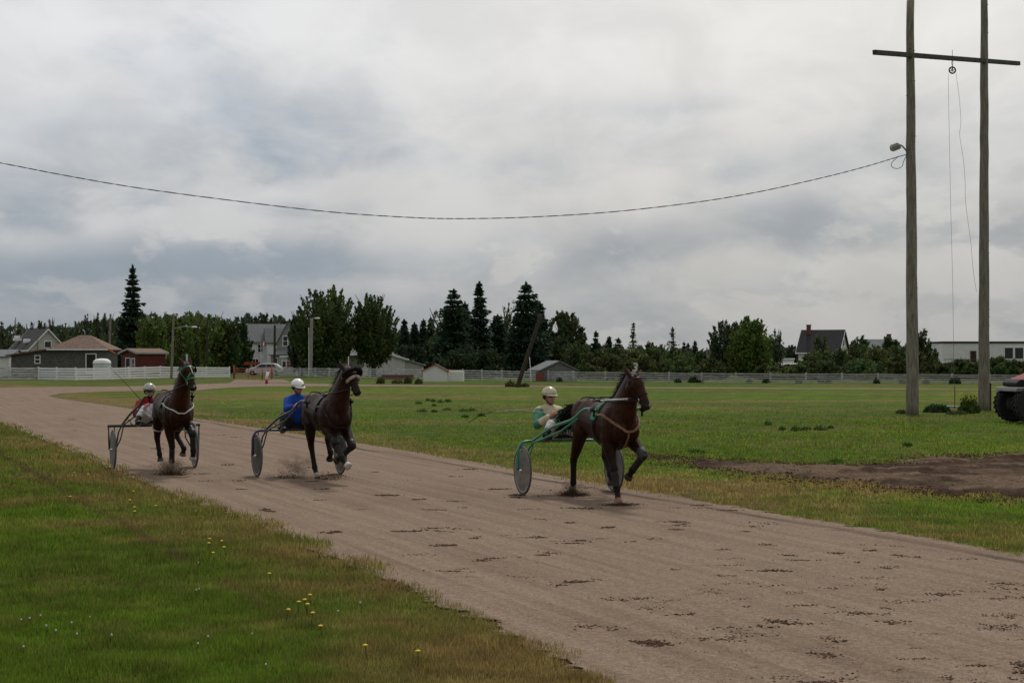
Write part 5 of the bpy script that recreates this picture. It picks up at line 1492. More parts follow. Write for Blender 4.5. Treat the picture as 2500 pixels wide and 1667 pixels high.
simple_pole('flagpole', 754, 918, 800, 171, .035, .03, M_WPAINT, 'thin white flagpole close beside the thick pale pole', 'flagpole')
simple_pole('utility_pole', 506, 922, 775, 185, .10, .08, M_DARKWOOD, 'faint dark pole against the green trees above the white fence', 'utility pole')
simple_pole('utility_pole', 670, 922, 794, 200, .17, .14, M_DARKWOOD, 'dark utility pole in front of the two storey white house', 'utility pole', pxt=671)
r_, t_ = simple_pole('flagpole', 637, 918, 838, 190, .035, .03, M_WPAINT, 'white flagpole with small red and white flag before the white house', 'flagpole')
for i, c_ in enumerate((M_RED, M_WPAINT, M_RED)):
    MB().box(t_ + Vector((.14 + .18 * i, 0, .0 - .07 * i)), (.175, .02, .42), rz=.1 * i).build('flag_band', c_, r_)
simple_pole('utility_pole', 265, 900, 766, 190, .15, .12, M_POLE, 'pole with transformer left of the tall spruce', 'utility pole', pxt=270)
MB().tube([D(276, 800, 189.7) - D(265, 0, 190) * Vector((1, 1, 0)).length * 0, D(276, 790, 189.7)], .2, 8) if False else None
simple_pole('leaning_pole', 1262, 944, 768, 112, .17, .13, M_DARKWOOD, 'dark broken pole leaning to the right in the middle of the infield edge', 'pole', pxt=1321)
for i, (px, pt, Yq, lab) in enumerate([(38, 775, 215, 'leftmost slender post above the black roof, topped by a small vent'), (65, 790, 216, 'second slender post from the left above the black roof'),
                                       (92, 800, 200, 'short dark vent pipe rising from the black roof'), (120, 778, 214, 'tallest slender post beside the white gable')]):
    simple_pole('post', px, 900, pt, Yq, .07, .06, M_POLE2, lab, 'post')
simple_pole('utility_pole', 1726, 905, 848, 260, .11, .1, M_POLE2, 'left one of two short grey poles left of the round green tree', 'utility pole')
simple_pole('utility_pole', 1733, 905, 842, 262, .11, .1, M_POLE2, 'right one of two short grey poles left of the round green tree', 'utility pole')
simple_pole('post', 1297, 925, 872, 139, .035, .03, M_WPAINT, 'thin white rod standing left of the grey gabled shed', 'post', pxt=1293)
# fluttering pennant
pn_ = MB(); p0 = D(272, 857, 160); pn_.box((0, 0, 0), (.85, .03, .14), M=Matrix.Rotation(R(32), 3, 'Y')); o = pn_.build('pennant', mat('orange_cloth', (.55, .14, .02), .6), None, loc=p0)
tag(o, 'small orange pennant between the hipped building and the red shed', 'pennant')
wire_thing('pennant_line', [D(262, 850, 160.1), D(290, 865, 160.05), D(330, 880, 160)], .012, M_WIRE, 'thin line that carries the orange pennant', 'line', 8)

# ------------------------------------------------------------------ parked cars
def car(px, Y, face, paint, label, L_=4.3, py=None):
    c = D(px, HOR, Y); c.z = 0
    root = empty('car', c, 0 if face > 0 else PI); tag(root, label, 'car')
    prof = [(-2.1, .35), (-2.15, .62), (-2.08, .88), (-1.95, 1.02), (-1.5, 1.40), (-1.2, 1.46), (.10, 1.47), (.45, 1.40), (1.12, 1.0), (1.75, .88), (2.08, .74), (2.15, .50), (2.08, .30), (1.75, .26), (-1.8, .26)]
    mb = MB(); mb.prism(prof, -.82, .82); mb.build('body', paint, root, bevel=.07)
    for s in (-1, 1):
        f = MB(); f.prism([(-1.45, 1.02), (-1.25, 1.33), (-.35, 1.36), (-.35, 1.0)], s * .825, s * .84); f.build('side_window', M_GLASS, root)
        f = MB(); f.prism([(-.27, 1.0), (-.27, 1.36), (.32, 1.34), (.90, .98)], s * .825, s * .84); f.build('side_window', M_GLASS, root)
        for x in (-1.35, 1.35):
            w_ = empty('wheel', (x, s * .78, .32)); w_.parent = root
            MB().torus((0, 0, 0), .23, .095, 'y', 24, 8).build('tyre', M_DARKT, w_, True); MB().loft([(0, -.06, 0), (0, .06, 0)], [.16, .16], side=(1, 0, 0), n=16).build('rim', M_GALV, w_, True)
        MB().ell((2.08, s * .62, .66), (.07, .14, .08)).build('headlight', M_STEEL, root, True)
    f = MB(); f.add([(.50, -.70, 1.40), (.50, .70, 1.40), (1.10, .76, 1.03), (1.10, -.76, 1.03)], [(0, 1, 2, 3)]); f.v = [(x + .02, y, z + .012) for x, y, z in f.v]; f.build('windscreen', M_GLASS, root)
    return root
M_DARKT = mat('black_rubber', (.018, .018, .018), .8, .3, 20, .5, 40)
M_CARW = mat('white_car_paint', (.60, .61, .63), .3, .04, 1, spec=.5)
car(646, 186, -1, M_CARW, 'white hatchback parked behind the red gate, facing left')
car(820, 178, -1, mat('silver_car_paint', (.30, .31, .33), .3, .04, 1, spec=.5), 'silver car parked behind the faded rail fence near the pale pole')
cc_ = car(1920, 190, -1, M_CARW, 'pale car roof showing above the low grey fence left of the bushes')
rb = MB(); rb.box((0, 0, .30), (3.0, .9, .10)); rb.box((0, .3, .48), (2.8, .1, .28)); o = rb.build('bench', mat('faded_red', (.13, .06, .055), .7), None, loc=D(970, HOR, 136)); o.location.z = 0; tag(o, 'faded red low bench behind the faded rail fence', 'bench')
sg = MB().box((0, 0, 0), (2.2, .06, .35)).build('banner', M_RED, None, loc=D(617, 887, 196)); tag(sg, 'red banner on the front of the two storey white house', 'banner')

# ------------------------------------------------------------------ tractor at the right edge
tc_ = G(2503, 1032); tr_ = empty('tractor', tc_, R(6)); tag(tr_, 'red tractor with big black tyres cut off by the right edge', 'tractor')
M_REDM = mat('red_machine', (.20, .012, .014), .45, .15, 6, spec=.2)
def lugged(parent, name, loc, r, w_):
    wr = empty(name, loc); wr.parent = parent
    mb = MB(); mb.loft([(0, -w_ / 2, 0), (0, -w_ * .42, 0), (0, w_ * .42, 0), (0, w_ / 2, 0)], [r * .88, r * .955, r * .955, r * .88], side=(1, 0, 0), n=36)
    for i in range(22):
        a = 2 * PI * i / 22
        for s in (-1, 1):
            b_ = a + (.5 if s > 0 else 0) * 2 * PI / 22
            Mx = Matrix.Rotation(-b_, 3, 'Y') @ Matrix.Rotation(s * .6, 3, 'X')
            mb.box(Matrix.Rotation(-b_, 3, 'Y') @ Vector((r * .955, s * w_ * .24, 0)), (r * .10, w_ * .56, r * .075), M=Mx)
    mb.build('tyre', M_DARKT, wr)
    mb = MB(); mb.loft([(0, -w_ * .51, 0), (0, -w_ * .35, 0)], [r * .52, r * .40], side=(1, 0, 0), n=24); mb.build('rim', M_IRON, wr, True)
    return wr
lugged(tr_, 'wheel', (0, -.45, .585), .585, .38); lugged(tr_, 'wheel', (0, .95, .585), .585, .38)
lugged(tr_, 'wheel', (2.1, -.6, .75), .75, .48); lugged(tr_, 'wheel', (2.1, 1.1, .75), .75, .48)
mb = MB(); mb.prism([(-.22, 1.38), (.25, 1.56), (.55, 1.70), (1.6, 1.82), (1.6, 1.35), (.0, 1.34)], -.28, .78); mb.build('hood', M_REDM, tr_, bevel=.05)
mb = MB(); mb.prism([(-.42, 1.28), (-.28, 1.395), (1.6, 1.345), (1.6, .95), (-.40, 1.16)], -.30, .80); mb.build('grille', M_TACK, tr_, bevel=.03)
mb = MB(); mb.prism([(-.55, 1.00), (-.5, 1.14), (.9, 1.14), (.9, 1.0)], -.55, 1.05); mb.build('bumper', mat('grey_bumper', (.16, .16, .165), .5, .2, 8), tr_, bevel=.03)
mb = MB(); mb.box((1.1, .25, .75), (2.2, .45, .45)); mb.build('chassis', M_IRON, tr_, bevel=.03)
mb = MB(); mb.prism([(1.7, 1.3), (1.9, 1.62), (2.6, 1.62), (2.8, 1.3)], -.75, 1.25); mb.build('fender', M_REDM, tr_, bevel=.04)
for y in (-.12, .62): MB().ell((-.33, y, 1.27), (.04, .10, .07)).build('headlight', M_STEEL, tr_, True)
# ------------------------------------------------------------------ trees
M_LEAF = mat_vcol('leaves', .7, .12, .12, .8, trans=.25)
M_BARK = mat('bark', (.06, .048, .038), .95, .3, 6, .6, 20, stretch=(3, 3, .8))
def leaf_mesh(name, C, S, cols, el=1.0, up=None):
    """C (n,3) leaf-clump centres, S (n,) sizes; ragged little quads"""
    n = len(C)
    a = rng.normal(0, 1, (n, 3)); a /= np.linalg.norm(a, axis=1)[:, None]
    if up is not None: a = a * .55 + up; a /= np.linalg.norm(a, axis=1)[:, None]
    b = rng.normal(0, 1, (n, 3)); b -= a * (a * b).sum(1)[:, None]; b /= np.linalg.norm(b, axis=1)[:, None]
    a = a * (S * el)[:, None]; b = b * (S * .5)[:, None]
    V = np.stack([C - a, C + b * rng.uniform(.5, 1.2, (n, 1)), C + a, C - b * rng.uniform(.5, 1.2, (n, 1))], 1).reshape(-1, 3)
    F = np.arange(4 * n).reshape(-1, 4)
    return fast_mesh(name, V, F, 4, np.clip(np.repeat(cols, 4, 0) * 1.95, 0, 1))
def trunk(root, h, r, m=M_BARK, limbs=0, spread=1.5, seed=0, top=.85):
    rr = random.Random(seed); mb = MB()
    pts = [(rr.gauss(0, .02) * i, rr.gauss(0, .02) * i, h * top * i / 8 - .1 * (i == 0)) for i in range(9)]
    mb.tube(pts, [r * (1 - .85 * i / 8) for i in range(9)], 8)
    for i in range(limbs):
        z = h * rr.uniform(.25, .7); a = rr.uniform(0, 2 * PI); L = spread * rr.uniform(.6, 1)
        mb.tube([(0, 0, z), (math.cos(a) * L * .4, math.sin(a) * L * .4, z + h * .10), (math.cos(a) * L * .85, math.sin(a) * L * .85, z + h * .28)], [r * .4, r * .25, r * .08], 6)
    mb.build('trunk', m, root, True)
def place(name, px, pytop, Y, label, cat, group=None):
    c = D(px, HOR, Y); c.z = 0; H = D(px, pytop, Y).z
    root = empty(name, c); tag(root, label, cat, group); return root, H
DG = np.array([.030, .052, .018])
def broadleaf(px, pytop, pxw, Y, label, name='maple_tree', col_=(.040, .062, .018), shoots=90, per=60, base=.18, top_spike=1.0, leaf=.26, seed=1, group=None, gap=.0, shape=1.0, cat='tree'):
    root, H = place(name, px, pytop, Y, label, cat, group)
    W = pxw / FPX * Y / 2; r_ = np.random.default_rng(seed)
    trunk(root, H, .05 * H ** .6 + .1, limbs=8, spread=W, seed=seed)
    C, Cc = [], []
    zc = H * (base + (1 - base) * .42)
    for i in range(shoots):
        # end point on the crown envelope
        a = r_.uniform(0, 2 * PI); v = r_.uniform(-.95, 1) ** 1
        rad = math.sqrt(max(0, 1 - abs(v) ** (2.1 * shape))) * r_.uniform(.72, 1.06)
        hh = (H - zc) if v > 0 else (zc - H * base)
        e = np.array([math.cos(a) * W * rad, math.sin(a) * W * rad * .9, zc + v * hh * r_.uniform(.86, 1.02)])
        s = np.array([e[0] * .30, e[1] * .30, max(H * base * .9, e[2] - (.30 + .16 * top_spike) * H * r_.uniform(.6, 1))])
        t = r_.random(per) ** .7
        P = s + (e - s) * t[:, None]
        sp = (.16 * W + .10) * (1 - t * .88 * top_spike ** .3)
        P = P + r_.normal(0, 1, (per, 3)) * sp[:, None] * np.array([1, 1, .8])
        C.append(P)
        k = r_.uniform(.65, 1.45)
        Cc.append(np.tile(np.array(col_) * k, (per, 1)) * r_.uniform(.75, 1.3, (per, 1)) * np.array([r_.uniform(.85, 1.25), 1, r_.uniform(.8, 1.1)]))
    C = np.concatenate(C); Cc = np.concatenate(Cc)
    C[:, 2] = np.maximum(C[:, 2], .25)
    if gap:
        k = vn(C[:, 0] * 1.0 + seed, C[:, 2] * 1.0, W * .35) > gap; C, Cc = C[k], Cc[k]
    me = leaf_mesh('crown', C, rng.uniform(.6, 1.25, len(C)) * leaf, Cc, up=np.array([0, 0, .5]))
    link('crown', me, M_LEAF, root); return root
def spruce(px, pytop, pxw, Y, label, name='spruce_tree', col_=(.016, .030, .017), seed=1, levels=30, base=.03, group=None, dens=1.0, droop=.15, power=.85, rag=.3, leaf=1.0):
    root, H = place(name, px, pytop, Y, label, 'tree', group)
    W = pxw / FPX * Y / 2; r_ = np.random.default_rng(seed)
    trunk(root, H, .03 * H + .03, seed=seed, top=.99)
    C, Cc, U = [], [], []
    for l in range(levels):
        u = (l + r_.uniform(0, .7)) / levels; z = H * (base + (1 - base) * u)
        R_ = W * (1 - u) ** power + .10
        nb = int((9 + 13 * (1 - u)) * dens)
        lf = r_.uniform(1 - rag, 1 + rag * .4)
        for b in range(nb):
            a = 2 * PI * (b + r_.random()) / nb; L = R_ * lf * r_.uniform(1 - rag, 1.12)
            n = int(8 + 34 * L / max(W, .1) * (.5 + .5 * (1 - u))); t = r_.random(n) ** .6
            P = np.c_[np.cos(a) * L * t, np.sin(a) * L * t, z - droop * L * t + .10 * L * t ** 3]
            P = P + r_.normal(0, 1, (n, 3)) * (np.array([.8, .8, .42]) * (.10 + .10 * L))
            P[:, 2] -= r_.random(n) * .14 * L * (1 - t * .5)
            C.append(P); k = r_.uniform(.6, 1.5); Cc.append(np.tile(np.array(col_) * k, (n, 1)) * r_.uniform(.7, 1.35, (n, 1)))
            d = np.array([math.cos(a), math.sin(a), -.2]); U.append(np.tile(d * .9, (n, 1)))
    n = 40; t = r_.random(n); C.append(np.c_[r_.normal(0, .06, n) * (1.2 - t), r_.normal(0, .06, n), H * (.93 + .08 * t)]); Cc.append(np.tile(np.array(col_), (n, 1))); U.append(np.tile([0, 0, 1.2], (n, 1)))
    C, Cc, U = np.concatenate(C), np.concatenate(Cc), np.concatenate(U)
    me = leaf_mesh('crown', C, rng.uniform(.6, 1.2, len(C)) * .26 * leaf * (.6 + .05 * H), Cc, up=U)
    link('crown', me, M_LEAF, root); return root

# the tall spruce left of centre: tiers with gaps at the top
spruce(323, 652, 116, 204, 'tall dark spruce standing behind the red shed', seed=11, levels=34, power=.92, rag=.42, dens=1.15, droop=.12)
# row of thin poplars along the left
k = 0
for px, pt, w_ in [(-30, 770, 60), (8, 783, 55), (40, 778, 34), (72, 781, 34), (103, 776, 34), (128, 769, 34), (158, 773, 34), (186, 776, 36), (214, 765, 44), (240, 763, 44), (262, 758, 44), (284, 764, 40)]:
    k += 1
    lab = 'slender grey green poplar in the row above the black roofed house' if 8 < px < 200 else {-30: 'dark rounded tree top cut by the left edge', 8: 'low dark tree top left of the poplar row', 214: 'feathery poplar above the peak of the hipped brown roof',
          240: 'bushy poplar right of the brown roof peak', 262: 'bushy poplar beside the transformer pole', 284: 'bushy tree touching the tall spruce on its left'}[px]
    broadleaf(px, pt, w_, 262 + 6 * (k % 3), lab, 'poplar_tree' if 8 < px < 280 else 'broadleaf_tree', (.042, .056, .028) if 8 < px < 200 else (.030, .045, .018), 34, 42, .05, 1.3, .30, 20 + k, 'poplars along the left skyline' if 8 < px < 200 else None)
# green mass right of the spruce
for i, (px, pt, w_, Y, lab, c_) in enumerate([
        (372, 760, 90, 200, 'light green tree directly right of the tall spruce', (.048, .074, .018)), (418, 757, 80, 215, 'bushy green tree behind the utility pole with the lamp arm', (.044, .068, .018)),
        (470, 752, 105, 196, 'broad green tree above the last horse head', (.046, .072, .017)), (520, 756, 84, 204, 'green tree left of the faint dark pole', (.040, .064, .016)),
        (556, 775, 70, 205, 'dark green tree just left of the white house', (.026, .044, .014)), (590, 786, 56, 222, 'dark low tree touching the left wall of the white house', (.020, .034, .013)),
        (452, 800, 90, 190, 'low spreading tree behind the white fence and lamp pole', (.040, .062, .016))]):
    broadleaf(px, pt, w_, Y, lab, 'broadleaf_tree', c_, 95, 55, .04, 1.0, .27, 50 + i)
# trees right behind the white house
for i, (px, pt, w_, lab) in enumerate([(612, 770, 60, 'dark tree behind the left end of the white house roof'), (650, 765, 66, 'dark tree rising behind the middle of the white house roof'), (690, 778, 46, 'small dark tree between the white house and the big maple')]):
    broadleaf(px, pt, w_, 262, lab, 'broadleaf_tree', (.022, .036, .016), 60, 50, .05, 1.2, .30, 70 + i)
# the two big maples
broadleaf(795, 693, 172, 178, 'largest maple with ragged upright shoots, above the pale pole', seed=3, shoots=230, per=85, base=.13, leaf=.23, top_spike=1.5, col_=(.034, .052, .017))
broadleaf(912, 712, 124, 180, 'second maple with spiky top above the long white hall', seed=5, shoots=190, per=80, base=.20, leaf=.22, top_spike=1.7, col_=(.034, .054, .016))
broadleaf(735, 752, 70, 186, 'small dense tree joined to the left side of the largest maple', 'broadleaf_tree', (.024, .040, .015), 90, 60, .12, 1.0, .24, 8)
# spruces in the middle
for i, (px, pt, w_, Y, lab, kw) in enumerate([
        (987, 783, 46, 205, 'small pointed spruce right of the second maple', {}), (1012, 790, 44, 206, 'smallest spruce in the gap between maple and big spruces', {}), (1034, 782, 44, 207, 'third small spruce in the gap before the big spruces', {}),
        (1052, 778, 36, 200, 'thin topped spruce touching the first big spruce', {}),
        (1108, 708, 118, 176, 'first of the three big spruces, with leafy branches at its left', dict(power=.6, rag=.3)), (1135, 740, 60, 184, 'spruce shoulder just right of the first big spruce', dict(power=.7)),
        (1170, 692, 100, 172, 'slim middle spruce with wide spaced upper branches', dict(power=.85, rag=.45)),
        (1285, 692, 126, 172, 'third big spruce, broad and dense, behind the leaning pole', dict(power=.62, rag=.25)), (1318, 740, 60, 180, 'lower spruce on the right shoulder of the broad one', dict(power=.6)),
        (1215, 770, 80, 182, 'dense low spruce filling the gap behind the slim one', dict(power=.6))]):
    spruce(px, pt, w_, Y, lab, seed=80 + i, **kw)
broadleaf(1238, 738, 48, 192, 'pale spiky poplar between the slim and the broad spruce', 'poplar_tree', (.044, .058, .028), 60, 40, .1, 2.0, .22, 31, gap=.25)
broadleaf(1072, 742, 66, 185, 'airy leafy tree leaning out left of the first big spruce', 'broadleaf_tree', (.034, .052, .017), 50, 36, .3, 1.2, .22, 33, gap=.35)
broadleaf(1382, 754, 106, 182, 'open crowned maple with sky showing through, right of the leaning pole', seed=35, shoots=150, per=60, base=.24, leaf=.25, top_spike=1.3, gap=.20, col_=(.030, .048, .018))
broadleaf(1350, 818, 130, 176, 'dark undergrowth tree below the open crowned maple', 'broadleaf_tree', (.018, .030, .012), 80, 60, .02, .8, .27, 36)
broadleaf(1150, 850, 180, 166, 'dark bushes at the foot of the big spruces', 'bush', (.014, .024, .010), 90, 60, .0, .6, .27, 37, cat='bush')
broadleaf(1000, 840, 100, 196, 'dark bushes behind the roof end of the white hall', 'bush', (.014, .024, .011), 70, 55, .0, .6, .27, 38, cat='bush')
# scrub to the right of centre: individual bushes
rr = random.Random(4)
for i, (px, pt, w_, Y) in enumerate([(1408, 832, 90, 160), (1455, 845, 90, 156), (1500, 838, 90, 160), (1548, 846, 90, 157), (1600, 843, 90, 162), (1650, 850, 90, 158), (1700, 858, 80, 160), (1480, 862, 100, 148), (1570, 866, 100, 148), (1660, 868, 110, 148), (1740, 876, 90, 149),
                                     (1835, 872, 80, 170), (1960, 884, 60, 150), (1990, 852, 90, 152), (2040, 845, 90, 154), (2090, 838, 90, 158), (2140, 845, 100, 155), (2185, 840, 90, 158), (2230, 850, 80, 160), (1905, 893, 90, 146), (1945, 890, 60, 147), (1870, 889, 60, 147), (2010, 878, 110, 146), (2110, 876, 120, 146), (2200, 880, 100, 146),
                                     (2300, 884, 90, 150), (2345, 878, 80, 152), (2385, 880, 70, 150), (2440, 870, 90, 152), (2475, 880, 90, 150), (2520, 878, 90, 150), (2280, 872, 40, 160)]):
    broadleaf(px, pt, w_, Y, 'rounded scrub bush in the belt behind the low grey fence', 'bush', np.array((.036, .052, .018)) * rr.uniform(.65, 1.15) * np.array([rr.uniform(.85, 1.2), 1, 1]), 60, 52, .0, .9, .20, 100 + i, 'scrub bushes behind the far fence', cat='bush')
for i, (px, pt, w_, Y, lab) in enumerate([(1425, 822, 28, 190, 'small ragged spruce just right of the open crowned maple'), (1455, 812, 30, 190, 'small pointed spruce with bare tip right of centre'), (1487, 824, 26, 185, 'small dark spruce above the middle scrub'),
                                          (1510, 828, 24, 190, 'tiny spruce left of the two thin bare topped trees'), (1932 - 262, 836, 16, 290, 'far off pointed spruce, first of three on the horizon'), (1680, 838, 14, 292, 'far off thin spruce, second of three on the horizon'), (1697, 834, 26, 240, 'pointed spruce, nearest of three left of the round tree')]):
    spruce(px, pt, w_, Y, lab, seed=130 + i, levels=18, rag=.6, dens=.7)
spruce(1547, 790, 44, 178, 'thin half bare larch with a wispy top', 'larch_tree', (.05, .06, .03), 141, 22, .1, dens=.35, rag=.8, leaf=.6)
spruce(1642, 800, 44, 176, 'thin bare tipped larch right of the wispy one', 'larch_tree', (.045, .055, .028), 142, 22, .1, dens=.4, rag=.8, leaf=.6)
broadleaf(1587, 830, 40, 180, 'small leafy tree between the two thin larches', 'broadleaf_tree', (.03, .044, .018), 40, 34, .1, 1.5, .22, 143)
broadleaf(1622, 838, 50, 185, 'small rounded tree at the foot of the bare tipped larch', 'broadleaf_tree', (.026, .04, .016), 40, 34, .1, 1.2, .22, 144)
# right hand trees
broadleaf(1775, 772, 100, 186, 'grey green tree on the left side of the round green tree', 'broadleaf_tree', (.028, .044, .024), 120, 60, .10, 1.5, .24, 150)
broadleaf(1832, 774, 118, 166, 'round bright green tree standing right behind the low grey fence', 'broadleaf_tree', (.044, .070, .015), 170, 70, .03, 1.0, .22, 151)
broadleaf(1893, 797, 44, 190, 'slim open tree right of the round green tree', 'broadleaf_tree', (.030, .046, .022), 46, 34, .2, 1.8, .22, 152, gap=.25)
broadleaf(1925, 838, 44, 240, 'small far tree between the slim tree and the dark roofed house', 'broadleaf_tree', (.024, .038, .018), 40, 40, .0, 1.0, .26, 153)
broadleaf(2005, 808, 42, 200, 'bushy top in front of the steep dark roof', 'broadleaf_tree', (.028, .044, .016), 50, 40, .1, 1.0, .22, 154)
broadleaf(2100, 820, 60, 176, 'rounded tree top right of the white gable', 'broadleaf_tree', (.024, .040, .016), 60, 46, .1, 1.0, .22, 155)
broadleaf(2165, 822, 100, 180, 'dense tree in front of the far grey roof and chimney', 'broadleaf_tree', (.022, .036, .015), 80, 50, .05, 1.0, .24, 156)
broadleaf(2247, 798, 62, 168, 'spiky tree directly behind the left tall pole', 'broadleaf_tree', (.026, .044, .015), 80, 55, .03, 1.6, .22, 157)
broadleaf(2278, 840, 30, 185, 'low bush left of the long white flat roofed building', 'bush', (.024, .040, .015), 30, 40, .0, 1.0, .24, 158, cat='bush')

# far woods along the horizon
n = 36000
px = rng.uniform(-400, 2900, n)
prof_x = [-400, 0, 100, 200, 280, 350, 420, 500, 560, 620, 700, 780, 900, 980, 1080, 1400, 1500, 1700, 1760, 1900, 2000, 2300, 2900]
prof_y = [775, 806, 800, 792, 778, 774, 772, 774, 780, 775, 780, 790, 800, 808, 810, 845, 855, 857, 860, 852, 846, 850, 852]
top = np.interp(px, prof_x, prof_y) + 12 * (vn(px, px * 0, 22.0) - .5) + 16 * (vn(px, px * 0 + 5, 7.0) - .5)
py = top + (905 - top) * rng.random(n) ** 1.3
Y = rng.uniform(288, 310, n)
V = np.array([list(D(a, b, c)) for a, b, c in zip(px, py, Y)])
V[:, 2] = np.maximum(V[:, 2], .2)
cw = np.tile(np.array([.022, .034, .018]), (n, 1)) * rng.uniform(.6, 1.4, (n, 1)) * (.7 + .6 * vn(px, py, 25.0))[:, None]
me = leaf_mesh('distant_woods', V, rng.uniform(.35, .8, n), cw, up=np.array([0, 0, .5]))
tag(link('distant_woods', me, M_LEAF), 'dark far off woods along the whole horizon', 'woods', kind='stuff')

# ------------------------------------------------------------------ weeds, flowers, tufts
def weed(px, py, w_, h_, label, name='weed_clump', col_=(.036, .074, .015), group=None, n=240, seed=0, leaf=None, cat='plant'):
    c = G(px, py); k = c.y / FPX; W, H = w_ * k / 2, h_ * k
    r_ = np.random.default_rng(seed + int(px))
    P = r_.normal(0, 1, (n, 3)); P /= np.linalg.norm(P, axis=1)[:, None]; P *= r_.random((n, 1)) ** .4
    P = P * np.array([W, W * .8, H]); P[:, 2] = np.abs(P[:, 2]) * r_.uniform(.5, 1.0, n) + .01
    cols = np.tile(np.array(col_), (n, 1)) * r_.uniform(.6, 1.5, (n, 1))
    o = link(name, leaf_mesh(name, P, r_.uniform(.6, 1.3, n) * (leaf or max(.035, H * .22)), cols, up=np.array([0, 0, .8])), M_LEAF, None, c)
    return tag(o, label, cat, group)
for i, (px, py, w_, h_) in enumerate([(1022, 986, 22, 8), (1045, 978, 14, 7), (1058, 981, 16, 9), (1075, 983, 18, 9), (1094, 981, 20, 10), (1060, 991, 14, 6), (1030, 1005, 28, 9), (1060, 1006, 18, 7), (1092, 1001, 26, 7),
                                     (1132, 1005, 30, 9), (1152, 1003, 28, 9), (1135, 1019, 20, 8), (1175, 1016, 22, 9)]):
    weed(px, py, w_, h_, 'low dark green weed clump in the middle of the infield', group='weed clumps in the middle infield', n=150)
for i, (px, py, w_, h_) in enumerate([(1875, 1037, 20, 11), (1910, 1050, 18, 10), (1945, 1052, 34, 14), (1970, 1050, 26, 10), (2002, 1050, 38, 15), (2028, 1046, 16, 8), (2040, 1130, 44, 12), (2215, 1090, 26, 12), (1700, 1105, 44, 8)]):
    weed(px, py, w_, h_, 'green weed clump in the right infield before the bare soil', group='weed clumps in the right infield', n=190)
weed(2288, 1006, 66, 22, 'dark trailing weeds right of the left tall pole foot', col_=(.020, .036, .014), n=700)
weed(2200, 1010, 34, 12, 'short dark weeds left of the left tall pole foot', col_=(.035, .040, .018), n=260)
weed(2335, 1012, 54, 12, 'short weeds in front of the stone slab', col_=(.035, .050, .018), n=400)
weed(2366, 1008, 56, 50, 'bushy weed with yellow flowers left of the right tall pole foot', 'flowering_bush', (.030, .052, .010), n=900, leaf=.07, cat='bush')
c = G(2366, 1008); Pf = np.array([[(a - 2366) * c.y / FPX, -.1, (1008 - b) * c.y / FPX * .98] for a, b in [(2342, 962), (2347, 959), (2352, 964), (2368, 974), (2364, 971), (2372, 958), (2378, 961), (2384, 958), (2340, 966), (2366, 978), (2370, 977), (2361, 975)]])
fb = bpy.data.objects['flowering_bush']
M_YEL = mat('yellow_petals', (.60, .40, .02), .6, .15, 20)
for i, p in enumerate(Pf): MB().ell(p, (.035, .03, .035), n=8, m=5).build('flower', M_YEL, fb, True)
for i, (px, py, w_, h_, lab) in enumerate([(930, 936, 22, 20, 'leftmost scrubby plant in the grass strip before the faded fence'), (970, 936, 30, 12, 'low brown plant between two taller ones before the faded fence'), (996, 936, 22, 22, 'tallest dark plant in the strip before the faded fence'),
                                           (1022, 937, 20, 14, 'small pale plant right of the tallest dark one'), (1246, 944, 26, 16, 'brown weeds at the left foot of the leaning pole'), (1280, 944, 24, 8, 'green weeds at the right foot of the leaning pole')]):
    weed(px, py, w_, h_, lab, 'weed_clump', (.060, .058, .022) if i in (1, 4) else (.040, .052, .018), n=260, leaf=.14)
for i, (px, py, h_) in enumerate([(1688, 934, 16), (1695, 934, 22), (1710, 934, 12), (1830, 934, 12), (1950, 935, 20), (2005, 935, 18), (2022, 935, 14), (2140, 936, 14), (2203, 936, 16), (2325, 937, 20), (2338, 937, 18), (1366, 932, 14), (2260, 936, 12), (1655, 934, 12), (1870, 935, 12)]):
    weed(px, py, 18, h_, 'thin creeper growing up the low grey board fence', 'creeper', (.020, .034, .014), 'creepers on the far fence', 120, leaf=.12)

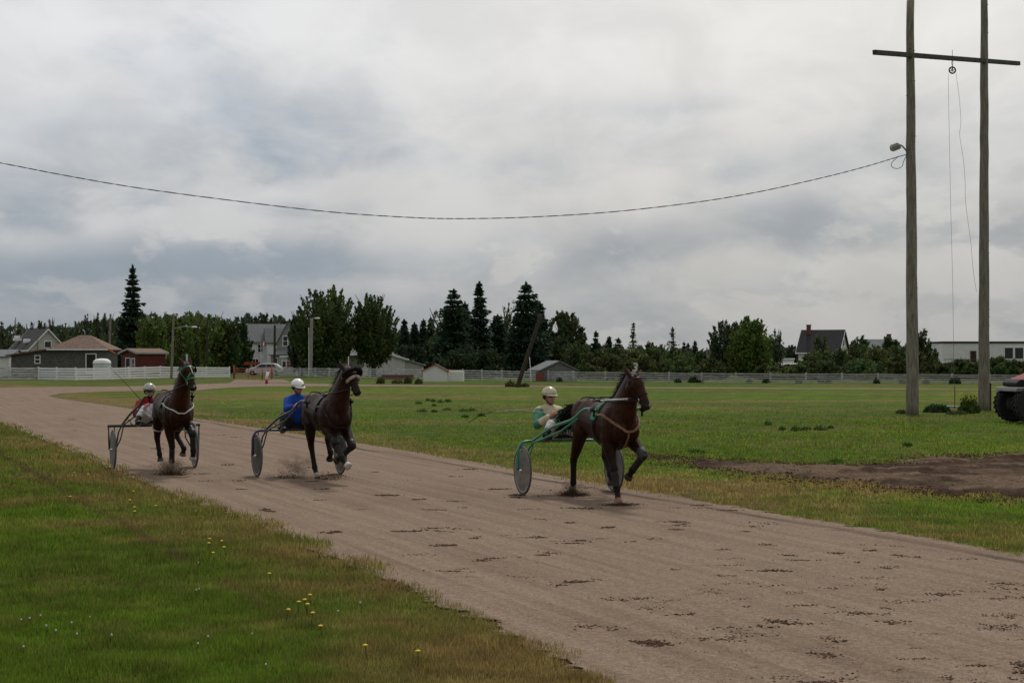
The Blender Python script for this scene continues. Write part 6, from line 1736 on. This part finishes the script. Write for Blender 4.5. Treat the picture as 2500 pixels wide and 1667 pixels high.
# flowers in the near lawn: stem, head
M_STEM = mat('green_stem', (.05, .09, .02), .7, .1, 20)
def stemflower(px, py, r, label, group, m, hgt, name):
    b = G(px, py + 6); root = empty(name, b); tag(root, label, 'flower', group)
    d = Vector((random.uniform(-.02, .02), random.uniform(-.02, .02), hgt))
    MB().tube([(0, 0, 0), d * .5, d], .0035, 5).build('stem', M_STEM, root, True)
    MB().loft([d + Vector((0, 0, -.006)), d, d + Vector((0, 0, .006)), d + Vector((0, 0, .010))], [r * .5, r, r * .9, r * .4], side=(1, 0, 0), n=10).build('flower_head', m, root, True)
    return root
for px, py in [(514, 1331), (509, 1342), (541, 1337), (551, 1353), (525, 1367), (663, 1420), (757, 1476), (749, 1487), (727, 1494), (750, 1499), (699, 1512), (759, 1521), (788, 1554), (172, 1223), (319, 1232), (327, 1250), (381, 1246), (329, 1209), (180, 1161), (216, 1166), (1021, 1619), (326, 1261), (895, 1605)]:
    stemflower(px, py, .019 if py > 1300 else .022, 'yellow hawkweed flower in the near grass beside the track', 'yellow flowers in the near grass', M_YEL, .10, 'yellow_flower')
for px, py in [(50, 1523), (70, 1518), (94, 1511), (113, 1538), (141, 1549), (180, 1530), (184, 1558), (268, 1560), (480, 1582), (507, 1564), (610, 1559), (57, 1590), (481, 1250), (482, 1380), (483, 1445), (480, 1448), (885, 1480), (830, 1500), (655, 1635), (225, 1515)]:
    stemflower(px, py, .0075, 'small white clover head in the near grass', 'white clover heads in the near grass', M_WHITE, .05, 'clover')
n = 700
px = rng.uniform(600, 2450, n); py = 985 + 190 * rng.random(n) ** 1.2
P_ = np.array([list(G(a, b)) for a, b in zip(px, py)]); k = (edge_s(P_[:, 0], P_[:, 1]) > CR + 1.2) & (vn(P_[:, 0], P_[:, 1], 3.0) > .35); P_ = P_[k]; P_[:, 2] = .06
grains('tiny_flowers', P_, rng.uniform(.5, 1, len(P_)) * .010 * np.clip(P_[:, 1] / 22, 1, 2), M_YEL, 'tiny yellow flowers sprinkled over the infield grass', .5, 'flowers')
